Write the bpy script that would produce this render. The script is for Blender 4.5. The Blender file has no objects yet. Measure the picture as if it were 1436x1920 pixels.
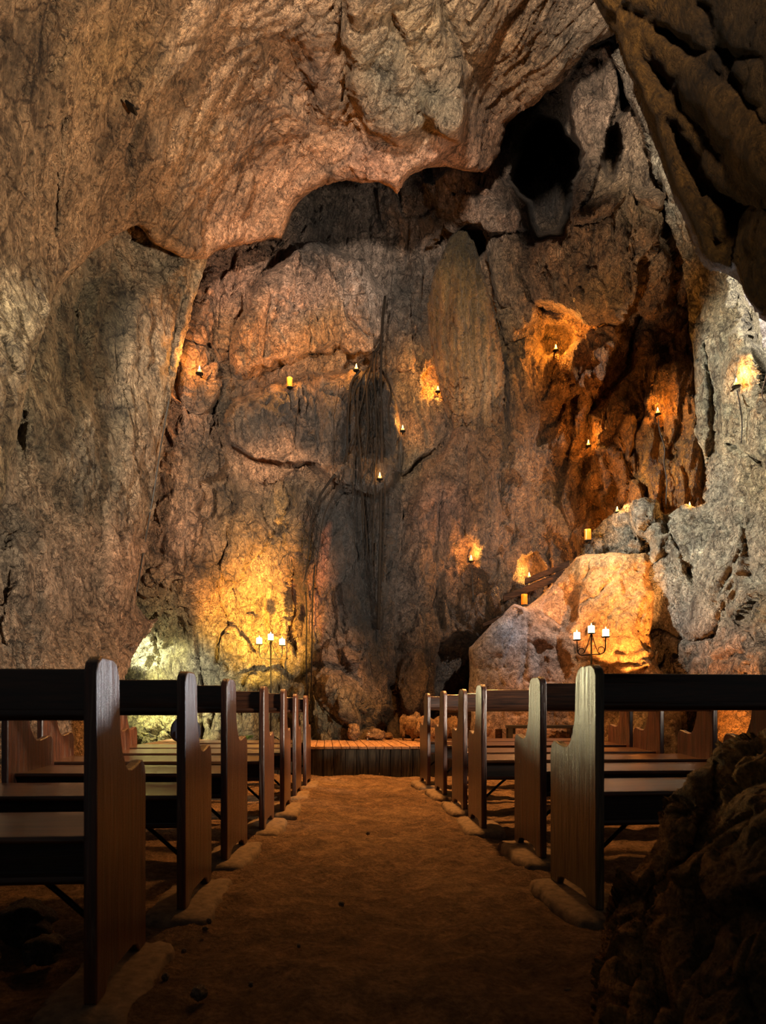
import bpy, bmesh, math, random
import numpy as np
from mathutils import Vector, Matrix

C = bpy.context.scene.collection
R = math.radians
F, CX, HY, CZ = 1250.0, 718.0, 1332.0, 0.79        # focal length in pixels, principal column, horizon row, eye height


def W(px, py, d):
    return Vector(((px - CX) * d / F, d, CZ - (py - HY) * d / F))


# ------------------------------------------------------------------ numpy noise
_rs = np.random.RandomState(7)
_perm = np.tile(_rs.permutation(256), 3).astype(np.int32)
_grad = _rs.normal(size=(256, 3)); _grad /= np.linalg.norm(_grad, axis=1)[:, None]


def perlin(P):
    Pi = np.floor(P).astype(np.int64); f = P - Pi
    u = f * f * f * (f * (f * 6 - 15) + 10)
    X, Y, Z = (Pi[:, k] & 255 for k in range(3))

    def g(dx, dy, dz):
        h = _perm[(_perm[(_perm[(X + dx) & 255] + Y + dy) & 255] + Z + dz) & 255]
        v = _grad[h]
        return v[:, 0] * (f[:, 0] - dx) + v[:, 1] * (f[:, 1] - dy) + v[:, 2] * (f[:, 2] - dz)
    lx = lambda a, b: a + u[:, 0] * (b - a)
    ly = lambda a, b: a + u[:, 1] * (b - a)
    return ly(lx(g(0, 0, 0), g(1, 0, 0)), lx(g(0, 1, 0), g(1, 1, 0))) * (1 - u[:, 2]) + \
        ly(lx(g(0, 0, 1), g(1, 0, 1)), lx(g(0, 1, 1), g(1, 1, 1))) * u[:, 2]


def fbm(P, octv=4, gain=.5):
    s = np.zeros(len(P)); a = 1.0
    for o in range(octv):
        s += a * perlin(P * (2.03 ** o) + 17.3 * o); a *= gain
    return s


def ridged(P, octv=3, gain=.5):
    s = np.zeros(len(P)); a = 1.0
    for o in range(octv):
        s += a * (1 - 2.6 * np.abs(perlin(P * (2.03 ** o) + 31.7 * o))); a *= gain
    return s


def facets(P, seed=0):
    """cellular blocks: returns edge distance (F2-F1) and a tilted-plane height for each cell"""
    Pi = np.floor(P).astype(np.int64)
    f1 = np.full(len(P), 9.0); f2 = np.full(len(P), 9.0); hgt = np.zeros(len(P))
    for dx in (-1, 0, 1):
        for dy in (-1, 0, 1):
            for dz in (-1, 0, 1):
                c = Pi + np.array((dx, dy, dz))
                h = _perm[(_perm[(_perm[(c[:, 0] + seed) & 255] + c[:, 1]) & 255] + c[:, 2]) & 255]
                off = P - (c + .5 + .42 * _grad[h])
                d = np.sqrt((off ** 2).sum(1))
                t = (off * _grad[(h * 7 + 3) & 255]).sum(1) + .35 * _grad[(h * 5 + 1) & 255][:, 0]
                m = d < f1
                f2 = np.where(m, f1, np.minimum(f2, d))
                hgt = np.where(m, t, hgt); f1 = np.where(m, d, f1)
    return f2 - f1, hgt


# ------------------------------------------------------------------ materials
def ramp(nt, stops, inp):
    r = nt.nodes.new('ShaderNodeValToRGB'); e = r.color_ramp.elements
    while len(e) < len(stops): e.new(.5)
    for k, (p, c) in enumerate(stops):
        e[k].position = p
        e[k].color = (c, c, c, 1) if not hasattr(c, '__len__') else (*c, 1)
    nt.links.new(inp, r.inputs[0]); return r.outputs[0]


def mixc(nt, mode, fac, a, b):
    m = nt.nodes.new('ShaderNodeMix'); m.data_type = 'RGBA'; m.blend_type = mode
    for s, v in ((m.inputs[0], fac), (m.inputs[6], a), (m.inputs[7], b)):
        if hasattr(v, 'links'): nt.links.new(v, s)
        elif hasattr(v, '__len__'): s.default_value = (*v, 1)
        else: s.default_value = v
    return m.outputs[2]


def mathn(nt, op, a, b=0.0):
    m = nt.nodes.new('ShaderNodeMath'); m.operation = op
    for s, v in ((m.inputs[0], a), (m.inputs[1], b)):
        if hasattr(v, 'links'): nt.links.new(v, s)
        else: s.default_value = v
    return m.outputs[0]


def newmat(name):
    m = bpy.data.materials.new(name); m.use_nodes = True
    nt = m.node_tree; return m, nt, nt.nodes['Principled BSDF']


def coords(nt, scale=(1, 1, 1), kind='Object'):
    t = nt.nodes.new('ShaderNodeTexCoord'); mp = nt.nodes.new('ShaderNodeMapping')
    nt.links.new(t.outputs[kind], mp.inputs[0]); mp.inputs['Scale'].default_value = scale
    return mp.outputs[0]


def noise(nt, vec, scale, detail=6, rough=.55, dist=0.0):
    n = nt.nodes.new('ShaderNodeTexNoise'); nt.links.new(vec, n.inputs['Vector'])
    n.inputs['Scale'].default_value = scale; n.inputs['Detail'].default_value = detail
    n.inputs['Roughness'].default_value = rough; n.inputs['Distortion'].default_value = dist
    return n


def rock_mat(name, k=1.0, bump=1.0, rough=.75, streak=1.0, crack=1.0, grain=(0, 0, 1), along=.3, spec=.35):
    """limestone: mottled mineral colour, stains drawn out along the run of the water, dirt-filled cracks"""
    m, nt, b = newmat(name)
    at = nt.nodes.new('ShaderNodeAttribute'); at.attribute_name = 'tint'
    v = coords(nt)
    g = Vector(grain).normalized()
    dp = nt.nodes.new('ShaderNodeVectorMath'); dp.operation = 'DOT_PRODUCT'; nt.links.new(v, dp.inputs[0]); dp.inputs[1].default_value = g
    sc_ = nt.nodes.new('ShaderNodeVectorMath'); sc_.operation = 'SCALE'; sc_.inputs[0].default_value = g * -(1 - along); nt.links.new(dp.outputs['Value'], sc_.inputs['Scale'])
    ad = nt.nodes.new('ShaderNodeVectorMath'); ad.operation = 'ADD'; nt.links.new(v, ad.inputs[0]); nt.links.new(sc_.outputs[0], ad.inputs[1])
    vf = ad.outputs[0]
    n1 = noise(nt, v, 1.3 * k, 8, .6, .6)
    n2 = noise(nt, vf, 5 * k, 8, .68, .9)
    n3 = noise(nt, v, 12 * k, 9, .7, .5)
    n5 = noise(nt, vf, 4.2 * k, 5, .6, .8)
    n6 = noise(nt, v, 9 * k, 4, .6, 1.0)
    n4 = noise(nt, v, 36 * k, 7, .7)

    def vein(n, w):
        return ramp(nt, [(0, 0.0), (w, 1.0)], mathn(nt, 'ABSOLUTE', mathn(nt, 'SUBTRACT', n.outputs['Fac'], .5)))
    warp = nt.nodes.new('ShaderNodeMix'); warp.data_type = 'VECTOR'; warp.inputs[0].default_value = .16
    nt.links.new(v, warp.inputs[4]); nt.links.new(n2.outputs['Color'], warp.inputs[5])
    cr = []
    for sc in (3.6 * k, 10.0 * k):
        vo = nt.nodes.new('ShaderNodeTexVoronoi'); vo.feature = 'DISTANCE_TO_EDGE'
        vo.inputs['Scale'].default_value = sc
        nt.links.new(warp.outputs[1], vo.inputs['Vector'])
        cr.append(ramp(nt, [(0, 0.0), (.05, 1.0)], vo.outputs['Distance']))
    cr1 = mixc(nt, 'MIX', ramp(nt, [(.46, 0.0), (.58, 1.0)], n1.outputs['Fac']), cr[0], (1, 1, 1))
    cr2 = mixc(nt, 'MIX', ramp(nt, [(.42, 1.0), (.6, 0.0)], n2.outputs['Fac']), cr[1], (1, 1, 1))
    crk = mixc(nt, 'MULTIPLY', 1.0, cr1, cr2)
    ve = mixc(nt, 'MULTIPLY', 1.0, vein(n5, .016), mixc(nt, 'MIX', ramp(nt, [(.5, 1.0), (.62, 0.0)], n1.outputs['Fac']), vein(n6, .022), (1, 1, 1)))
    crk = mixc(nt, 'MULTIPLY', 1.0, crk, ve)
    col = mixc(nt, 'MULTIPLY', 1.0, at.outputs['Color'], ramp(nt, [(.28, .42), (.5, .95), (.72, 1.55)], n1.outputs['Fac']))
    col = mixc(nt, 'MULTIPLY', .85 * streak, col, ramp(nt, [(.3, .34), (.5, 1.0), (.68, 1.5)], n2.outputs['Fac']))
    col = mixc(nt, 'MULTIPLY', .95, col, ramp(nt, [(.3, .25), (.46, .9), (.66, 1.6)], n3.outputs['Fac']))
    col = mixc(nt, 'MULTIPLY', .8, col, ramp(nt, [(.32, .4), (.5, 1.0), (.66, 1.45)], n4.outputs['Fac']))
    col = mixc(nt, 'MULTIPLY', .8 * crack, col, mixc(nt, 'MIX', crk, (.13, .095, .075), (1, 1, 1)))
    nt.links.new(col, b.inputs['Base Color'])
    b.inputs['Roughness'].default_value = rough
    b.inputs['Specular IOR Level'].default_value = spec
    h = mathn(nt, 'ADD', mathn(nt, 'MULTIPLY', n3.outputs['Fac'], .9), mathn(nt, 'MULTIPLY', n4.outputs['Fac'], .4))
    h = mathn(nt, 'ADD', h, mathn(nt, 'MULTIPLY', n2.outputs['Fac'], 1.2 * streak))
    sep = nt.nodes.new('ShaderNodeRGBToBW'); nt.links.new(crk, sep.inputs[0])
    h = mathn(nt, 'ADD', h, mathn(nt, 'MULTIPLY', sep.outputs[0], .3 * crack))
    bp = nt.nodes.new('ShaderNodeBump'); bp.inputs['Strength'].default_value = min(1.0, bump)
    bp.inputs['Distance'].default_value = .17 / k
    nt.links.new(h, bp.inputs['Height']); nt.links.new(bp.outputs[0], b.inputs['Normal'])
    return m


def wood_mat(name, dark, light, axis=2, coat=.6, rough=.32, bump=.25, scale=1.0, wear=0.0, crough=.16):
    m, nt, b = newmat(name)
    s = [14 * scale] * 3; s[axis] = .9 * scale
    tc = nt.nodes.new('ShaderNodeTexCoord'); oi = nt.nodes.new('ShaderNodeObjectInfo')
    vm = nt.nodes.new('ShaderNodeVectorMath'); vm.operation = 'ADD'
    nt.links.new(tc.outputs['Object'], vm.inputs[0]); nt.links.new(oi.outputs['Random'], vm.inputs[1])
    mp = nt.nodes.new('ShaderNodeMapping'); nt.links.new(vm.outputs[0], mp.inputs[0]); mp.inputs['Scale'].default_value = s
    n = noise(nt, mp.outputs[0], 1.6, 7, .62, 1.6)
    n2 = noise(nt, mp.outputs[0], 7.0, 5, .6, .4)
    col = ramp(nt, [(.36, dark), (.6, light)], n.outputs['Fac'])
    col = mixc(nt, 'MULTIPLY', .6, col, ramp(nt, [(.35, .35), (.6, 1.25)], n2.outputs['Fac']))
    if wear:
        nw = noise(nt, mp.outputs[0], 2.6, 8, .72, .8)
        col = mixc(nt, 'MIX', mathn(nt, 'MULTIPLY', ramp(nt, [(.56, 0.0), (.68, 1.0)], nw.outputs['Fac']), wear), col, (.32, .24, .17))
    nt.links.new(col, b.inputs['Base Color'])
    b.inputs['Roughness'].default_value = rough
    b.inputs['Coat Weight'].default_value = coat; b.inputs['Coat Roughness'].default_value = crough
    bp = nt.nodes.new('ShaderNodeBump'); bp.inputs['Strength'].default_value = bump; bp.inputs['Distance'].default_value = .011
    nt.links.new(n.outputs['Fac'], bp.inputs['Height']); nt.links.new(bp.outputs[0], b.inputs['Normal'])
    nt.links.new(bp.outputs[0], b.inputs['Coat Normal'])
    return m


def plain(name, col, rough=.6, metal=0.0, nscale=30, var=.35, bump=.2):
    m, nt, b = newmat(name)
    n = noise(nt, coords(nt), nscale, 6, .6)
    c = mixc(nt, 'MULTIPLY', 1.0, col, ramp(nt, [(.3, 1 - var), (.7, 1 + var)], n.outputs['Fac']))
    nt.links.new(c, b.inputs['Base Color']); b.inputs['Roughness'].default_value = rough; b.inputs['Metallic'].default_value = metal
    bp = nt.nodes.new('ShaderNodeBump'); bp.inputs['Strength'].default_value = bump; bp.inputs['Distance'].default_value = .01
    nt.links.new(n.outputs['Fac'], bp.inputs['Height']); nt.links.new(bp.outputs[0], b.inputs['Normal'])
    return m


def glow(name, col, strength):
    m, nt, b = newmat(name)
    b.inputs['Base Color'].default_value = (*col, 1)
    n = noise(nt, coords(nt), 20, 2)
    e = mixc(nt, 'MULTIPLY', 1.0, col, ramp(nt, [(.2, .85), (.8, 1.0)], n.outputs['Fac']))
    nt.links.new(e, b.inputs['Emission Color']); b.inputs['Emission Strength'].default_value = strength
    return m


M = {}
M['ceil'] = rock_mat('limestone_ceiling', 1.0, 1.0, grain=(2.0, -2.3, 2.5), along=.22)
M['left'] = rock_mat('limestone_left', 1.0, 1.0, grain=(.15, -.3, 1), along=.3)
M['back'] = rock_mat('limestone_back', .9, 1.0, rough=.62, along=.3, spec=.5)
M['right'] = rock_mat('limestone_right', 1.1, 1.0, grain=(-.2, 0, 1), along=.4)
M['flow'] = rock_mat('flowstone', 1.3, 1.0, rough=.5, streak=1.17, crack=.3, along=.06, spec=.6)
M['boulder'] = rock_mat('boulder_rock', 1.3, .6, streak=.3, crack=.7, along=.8)
M['near'] = rock_mat('near_rock', 2.4, .7, rough=.8, streak=.9, grain=(-.35, 0, 1), along=.35)
M['over'] = rock_mat('overhang_rock', 1.8, .8, rough=.8, streak=.9, crack=.6, grain=(.6, 0, -1), along=.25, spec=.1)
M['stone'] = rock_mat('stone', 5.0, .9, along=.7)
M['panel'] = wood_mat('varnished_panel', (.022, .006, .003), (.12, .034, .013), 2, .8, .40, .6, wear=.4, crough=.32)
M['panel_lit'] = wood_mat('worn_lit_panel', (.022, .014, .008), (.13, .095, .036), 2, .6, .34, .5, wear=.5, crough=.24)  # worn wood, with yellow-green daylight and reflection painted into its colour
M['board'] = wood_mat('varnished_board', (.016, .006, .0035), (.062, .022, .010), 0, .6, .3, .2)
M['seat'] = wood_mat('varnished_seat', (.035, .012, .005), (.13, .052, .02), 0, .85, .28, .2, wear=.15, crough=.12)
M['dark_board'] = wood_mat('dark_board', (.008, .004, .003), (.03, .014, .008), 0, .2, .5, .2)
M['deck'] = wood_mat('deck_planks', (.24, .12, .06), (.50, .28, .14), 1, .1, .5, .4)
M['fascia'] = wood_mat('weathered_planks', (.018, .015, .009), (.085, .07, .042), 2, 0, .8, .6, wear=.2)
M['stairwood'] = wood_mat('old_timber', (.012, .006, .003), (.05, .024, .012), 0, 0, .75, .5)
M['stairwood'].node_tree.nodes['Principled BSDF'].inputs['Specular IOR Level'].default_value = .12
M['blackwood'] = wood_mat('black_painted_wood', (.008, .008, .008), (.03, .03, .028), 0, .3, .5, .2)
M['iron'] = plain('black_iron', (.012, .011, .010), .45, .7, 60)
M['concrete'] = plain('earthy_concrete', (.155, .098, .052), .9, 0, 24, .5, .6)
M['root'] = plain('dark_root', (.012, .009, .007), .95, 0, 40, .5, .6)
M['root'].node_tree.nodes['Principled BSDF'].inputs['Specular IOR Level'].default_value = .05
M['palerroot'] = plain('brown_root', (.10, .06, .035), .8, 0, 40, .5, .6)
M['cable'] = plain('black_cable', (.02, .017, .014), .6)
M['navy'] = plain('navy_fabric', (.012, .022, .05), .85, 0, 120, .3, .3)
M['leaf'] = plain('green_leaf', (.05, .12, .025), .5, 0, 50, .4)
M['white'] = plain('white_plastic', (.7, .68, .62), .4, 0, 40, .1)
M['wax'] = glow('lit_wax', (1.0, .80, .42), 5.0)
M['flame'] = glow('flame', (1.0, .70, .25), 9.0)
M['lwax'] = glow('lantern_wax', (1.0, .52, .09), 2.2)
M['amber'] = glow('lit_amber_glass', (1.0, .50, .05), 1.6)


def floor_mat():
    m, nt, b = newmat('trodden_earth')
    v = coords(nt)
    n1 = noise(nt, v, .9, 8, .6); n2 = noise(nt, v, 9, 9, .7, .5); n3 = noise(nt, v, 55, 6, .7)
    col = ramp(nt, [(.25, (.11, .062, .032)), (.5, (.20, .115, .058)), (.75, (.30, .19, .10))], n1.outputs['Fac'])
    col = mixc(nt, 'MULTIPLY', .85, col, ramp(nt, [(.3, .3), (.5, .95), (.66, 1.65)], n2.outputs['Fac']))
    col = mixc(nt, 'MULTIPLY', .85, col, ramp(nt, [(.35, .5), (.62, 1.4)], n3.outputs['Fac']))
    nt.links.new(col, b.inputs['Base Color']); b.inputs['Roughness'].default_value = .9
    b.inputs['Specular IOR Level'].default_value = .2
    h = mathn(nt, 'ADD', n2.outputs['Fac'], mathn(nt, 'MULTIPLY', n3.outputs['Fac'], .35))
    bp = nt.nodes.new('ShaderNodeBump'); bp.inputs['Strength'].default_value = 1.0; bp.inputs['Distance'].default_value = .075
    nt.links.new(h, bp.inputs['Height']); nt.links.new(bp.outputs[0], b.inputs['Normal'])
    return m


M['floor'] = floor_mat()


# ------------------------------------------------------------------ object helpers
def tag(o, label=None, cat=None, group=None, kind=None):
    if label: o['label'] = label
    if cat: o['category'] = cat
    if group: o['group'] = group
    if kind: o['kind'] = kind
    return o


def empty(name, loc, rz=0.0):
    o = bpy.data.objects.new(name, None); C.objects.link(o)
    o.location = loc; o.rotation_euler = (0, 0, rz); o.empty_display_size = .05
    return o


def link(name, bm, mat, parent=None, smooth=True, bevel=0.0, loc=None):
    me = bpy.data.meshes.new(name)
    bmesh.ops.recalc_face_normals(bm, faces=bm.faces)
    bm.to_mesh(me); bm.free()
    me.materials.append(mat)
    if smooth: me.polygons.foreach_set('use_smooth', [True] * len(me.polygons))
    o = bpy.data.objects.new(name, me); C.objects.link(o)
    if parent: o.parent = parent
    if loc is not None: o.location = loc
    if bevel:
        bv = o.modifiers.new('bevel', 'BEVEL'); bv.width = bevel; bv.segments = 2
        bv.limit_method = 'ANGLE'; bv.angle_limit = R(40); bv.harden_normals = False
        if smooth: me.set_sharp_from_angle(angle=R(50))
    return o


def box(bm, x0, x1, y0, y1, z0, z1):
    vs = [bm.verts.new(p) for p in ((x0, y0, z0), (x1, y0, z0), (x1, y1, z0), (x0, y1, z0),
                                    (x0, y0, z1), (x1, y0, z1), (x1, y1, z1), (x0, y1, z1))]
    for f in ((0, 3, 2, 1), (4, 5, 6, 7), (0, 1, 5, 4), (1, 2, 6, 5), (2, 3, 7, 6), (3, 0, 4, 7)):
        bm.faces.new([vs[i] for i in f])


def tube(bm, pts, rad, seg=8, cap=True):
    pts = [Vector(p) for p in pts]
    rad = rad if hasattr(rad, '__len__') else [rad] * len(pts)
    rings = []; up = Vector((0, 0, 1))
    ref = None
    for i, p in enumerate(pts):
        t = (pts[min(i + 1, len(pts) - 1)] - pts[max(i - 1, 0)]).normalized()
        if ref is None:
            ref = t.orthogonal().normalized()
        ref = (ref - t * ref.dot(t)).normalized(); q = t.cross(ref)
        rings.append([bm.verts.new(p + (ref * math.cos(a) + q * math.sin(a)) * rad[i])
                      for a in (2 * math.pi * k / seg for k in range(seg))])
    for a, b in zip(rings, rings[1:]):
        for k in range(seg):
            bm.faces.new((a[k], a[(k + 1) % seg], b[(k + 1) % seg], b[k]))
    if cap:
        bm.faces.new(rings[0][::-1]); bm.faces.new(rings[-1])


def lathe(bm, prof, seg=16, c=(0, 0, 0)):
    rings = [[bm.verts.new((c[0] + r * math.cos(2 * math.pi * k / seg), c[1] + r * math.sin(2 * math.pi * k / seg), c[2] + z))
              for k in range(seg)] for r, z in prof]
    for a, b in zip(rings, rings[1:]):
        for k in range(seg): bm.faces.new((a[k], a[(k + 1) % seg], b[(k + 1) % seg], b[k]))
    bm.faces.new(rings[0][::-1]); bm.faces.new(rings[-1])


# ------------------------------------------------------------------ rock sheets
def rbf(ctrl):
    c = np.array(ctrl, float); X = c[:, :2] / 400.0; n = len(c)

    def K(A, B):
        d = np.sqrt(((A[:, None, :] - B[None, :, :]) ** 2).sum(2))
        return d
    A = np.zeros((n + 3, n + 3)); A[:n, :n] = K(X, X) - 1e-3 * np.eye(n); A[:n, n:] = np.c_[np.ones(n), X]; A[n:, :n] = A[:n, n:].T
    w = np.linalg.solve(A, np.r_[c[:, 2], 0, 0, 0])

    def f(q):
        q = q / 400.0; out = np.empty(len(q))
        for s in range(0, len(q), 20000):
            b = q[s:s + 20000]
            out[s:s + 20000] = K(b, X) @ w[:n] + w[n] + b @ w[n + 1:]
        return out
    return f


def rough_outline(poly, step=7.0, amp=4.0, seed=0.0, keep=None):
    out = []
    for i in range(len(poly)):
        a = np.array(poly[i], float); b = np.array(poly[(i + 1) % len(poly)], float)
        n = max(1, int(np.linalg.norm(b - a) / step))
        for k in range(n): out.append(a + (b - a) * k / n)
    out = np.array(out)
    if amp:
        q = np.c_[out / 40.0, np.full(len(out), seed)]
        out = out + amp * np.c_[fbm(q, 4, .6), fbm(q + 50, 4, .6)]
    return out


def poly_dist(q, poly):
    """signed distance (inside > 0) and nearest boundary point"""
    best = np.full(len(q), 1e18); near = np.zeros((len(q), 2)); inside = np.zeros(len(q), bool)
    for i in range(len(poly)):
        a = poly[i]; b = poly[(i + 1) % len(poly)]; ab = b - a
        t = np.clip(((q - a) @ ab) / max(ab @ ab, 1e-9), 0, 1)
        p = a + t[:, None] * ab
        d = ((q - p) ** 2).sum(1); m = d < best
        best = np.where(m, d, best); near[m] = p[m]
        if a[1] != b[1]:
            c = ((a[1] > q[:, 1]) != (b[1] > q[:, 1])) & (q[:, 0] < (b[0] - a[0]) * (q[:, 1] - a[1]) / (b[1] - a[1]) + a[0])
            inside ^= c
    d = np.sqrt(best)
    return np.where(inside, d, -d), near


def smooth(x): x = np.clip(x, 0, 1); return x * x * (3 - 2 * x)


class Sheet: pass


def sheet(name, poly, ctrl, mat, tints, step=4.0, bumps=(), creases=(), stains=(), amp=(.16, .12, .06, .025, .012),
          scl=1.0, flow=(1, 1, .6), roll=(24, .25), skirt=.035, seed=0, wob=5.0, orig=None, tint_pow=2.4, grain=None):
    """a rock mass: its visible face follows an outline at a real distance, its rim rolls back and away to give it depth"""
    out = rough_outline(poly, 7, wob, seed * 3.1)
    band = 9 * step
    lo = out.min(0) - band; hi = out.max(0) + band
    nx = int((hi[0] - lo[0]) / step) + 1; ny = int((hi[1] - lo[1]) / step) + 1
    gx, gy = np.meshgrid(lo[0] + step * np.arange(nx), lo[1] + step * np.arange(ny))
    q = np.c_[gx.ravel(), gy.ravel()]
    # coarse-to-fine signed distance: exact everywhere, in chunks
    sd, near = poly_dist(q, out)
    ins = sd > 0
    qq = np.where(ins[:, None], q, near)
    f = rbf(ctrl)
    wq = qq + (12.0 if roll[1] < .2 and scl == 1.0 else 3.0) * np.c_[fbm(np.c_[qq / 110.0, np.full(len(qq), seed + 5.3)], 2, .5), fbm(np.c_[qq / 110.0, np.full(len(qq), seed + 7.3)], 2, .5)] + 7.0 * np.c_[fbm(np.c_[qq / 45.0, np.full(len(qq), seed + .3)], 4, .6), fbm(np.c_[qq / 45.0, np.full(len(qq), seed + 9.3)], 4, .6)]

    def depth(p, pw):
        d = f(p)
        for bp in bumps:
            poly_b, off, soft = bp
            pb = np.array(poly_b, float)
            bb0 = pb.min(0) - soft - 2; bb1 = pb.max(0) + soft + 2
            m = ((pw > bb0) & (pw < bb1)).all(1)
            if m.any():
                s, _ = poly_dist(pw[m], pb); d[m] += off * smooth((s + soft * .5) / soft)
        for pl, wid, push in creases:
            pl = np.array(pl, float); m = ((pw > pl.min(0) - 3 * wid) & (pw < pl.max(0) + 3 * wid)).all(1)
            if m.any():
                best = np.full(m.sum(), 1e9); pm = pw[m]
                for a, b in zip(pl, pl[1:]):
                    ab = b - a; t = np.clip(((pm - a) @ ab) / (ab @ ab), 0, 1)
                    best = np.minimum(best, np.linalg.norm(pm - a - t[:, None] * ab, axis=1))
                d[m] += push * np.exp(-(best / wid) ** 2)
        return d
    d = depth(qq, wq)
    x = np.clip(sd / roll[0], 0, 1)
    dr = d + roll[1] * (1 - np.sqrt(1 - (1 - x) ** 2)) + np.where(ins, 0, -sd) * skirt
    P0 = np.c_[(qq[:, 0] - CX) * dr / F, dr, CZ - (qq[:, 1] - HY) * dr / F]
    # smooth normals from the unrolled face
    Pg = np.c_[(q[:, 0] - CX) * d / F, d, CZ - (q[:, 1] - HY) * d / F].reshape(ny, nx, 3)
    Tx = np.gradient(Pg, axis=1); Ty = np.gradient(Pg, axis=0)
    N = np.cross(Ty, Tx).reshape(-1, 3); N /= np.linalg.norm(N, axis=1)[:, None] + 1e-12
    for _ in range(2):
        Ng = N.reshape(ny, nx, 3)
        Ng = (Ng + np.roll(Ng, 3, 0) + np.roll(Ng, -3, 0) + np.roll(Ng, 3, 1) + np.roll(Ng, -3, 1)) / 5
        N = Ng.reshape(-1, 3); N /= np.linalg.norm(N, axis=1)[:, None] + 1e-12
    fl = np.array(flow)
    keep = sd > -band
    idx = np.full(len(q), -1); idx[keep] = np.arange(keep.sum())
    Pk = P0[keep]; S = Pk * fl / scl + seed * 11.7
    if grain is not None:
        gv = np.array(grain[:3]) / np.linalg.norm(grain[:3]); S = (Pk - np.outer(Pk @ gv, gv) * (1 - grain[3])) / scl + seed * 11.7
    wv = np.c_[fbm(S * 1.1, 3), fbm(S * 1.1 + 40, 3), fbm(S * 1.1 + 80, 3)]
    Sw = S + .35 * wv
    e1, h1 = facets(Sw * 1.3, seed); e2, h2 = facets(Sw * 3.4 + 5, seed + 3)
    disp = amp[0] * fbm(S / 1.4, 3) + amp[1] * (h1 * 1.1) + amp[2] * h2 * 1.0
    disp += -amp[2] * .8 * np.exp(-(e1 / .05) ** 2) - amp[3] * 1.2 * np.exp(-(e2 / .07) ** 2)
    disp += amp[2] * .7 * ridged(Sw * 1.6, 3) + amp[3] * ridged(Sw * 5.2, 3, .6) + amp[4] * fbm(Sw * 16, 3, .6)
    dg = d.reshape(ny, nx); steep = np.hypot(np.gradient(dg, axis=0), np.gradient(dg, axis=1)) / step
    for _ in range(3): steep = np.maximum.reduce([steep, np.roll(steep, 1, 0), np.roll(steep, -1, 0), np.roll(steep, 1, 1), np.roll(steep, -1, 1)])
    for _ in range(4): steep = (steep + np.roll(steep, 1, 0) + np.roll(steep, -1, 0) + np.roll(steep, 1, 1) + np.roll(steep, -1, 1)) / 5
    g0 = .045 * max(1.0, 1.0 / scl) if scl == 1.0 else .02
    disp *= 1 / (1 + (steep.ravel()[keep] / g0) ** 2)
    V = Pk + N[keep] * disp[:, None] * scl
    # faces
    gi = idx.reshape(ny, nx)
    a, b, c, e = gi[:-1, :-1].ravel(), gi[:-1, 1:].ravel(), gi[1:, 1:].ravel(), gi[1:, :-1].ravel()
    ok = (a >= 0) & (b >= 0) & (c >= 0) & (e >= 0)
    Q = np.c_[a, e, c, b][ok]
    # drop quads fully collapsed by the snapping
    o = np.array(orig if orig is not None else (0, 0, 0), float)
    me = bpy.data.meshes.new(name)
    me.vertices.add(len(V)); me.vertices.foreach_set('co', (V - o).ravel())
    me.loops.add(4 * len(Q)); me.loops.foreach_set('vertex_index', Q.ravel().astype(np.int32))
    me.polygons.add(len(Q)); me.polygons.foreach_set('loop_start', np.arange(0, 4 * len(Q), 4, dtype=np.int32))
    me.polygons.foreach_set('use_smooth', np.ones(len(Q), bool))
    me.update(calc_edges=True)
    # mineral colour by place, with some light and shade painted in
    tp = np.array([t[:2] for t in tints], float); tcol = np.array([t[2] for t in tints], float)
    qk = wq[keep]
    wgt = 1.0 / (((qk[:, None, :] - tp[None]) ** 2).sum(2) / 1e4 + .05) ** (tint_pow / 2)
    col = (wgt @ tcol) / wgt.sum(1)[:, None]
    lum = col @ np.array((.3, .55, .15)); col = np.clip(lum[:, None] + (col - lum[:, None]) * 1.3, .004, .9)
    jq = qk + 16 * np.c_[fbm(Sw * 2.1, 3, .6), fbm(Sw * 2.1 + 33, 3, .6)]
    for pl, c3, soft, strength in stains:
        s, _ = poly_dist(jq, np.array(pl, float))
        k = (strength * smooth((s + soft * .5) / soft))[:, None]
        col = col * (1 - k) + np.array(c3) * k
    at = me.attributes.new('tint', 'FLOAT_COLOR', 'POINT')
    at.data.foreach_set('color', np.c_[col, np.ones(len(col))].ravel().astype(np.float32))
    me.materials.append(mat)
    ob = bpy.data.objects.new(name, me); C.objects.link(ob); ob.location = o
    sh = Sheet(); sh.ob = ob; sh.q = q[keep]; sh.V = V; sh.N = N[keep]
    return sh


def on(sh, px, py, off=0.0):
    """a point in front of the built rock face where it shows at px, py"""
    r = (sh.V[:, 0] * F / sh.V[:, 1] + CX - px) ** 2 + (HY - (sh.V[:, 2] - CZ) * F / sh.V[:, 1] - py) ** 2
    near = np.argsort(r)[:14]
    d = sh.V[near, 1].min() - off
    return W(px, py, d)


TAN, OLIVE, PINK, GREY = (.40, .27, .17), (.29, .23, .15), (.46, .28, .19), (.36, .31, .26)
DARK, OCHRE, PALE, BLUE = (.045, .035, .03), (.33, .17, .065), (.47, .43, .34), (.30, .34, .40)

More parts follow.
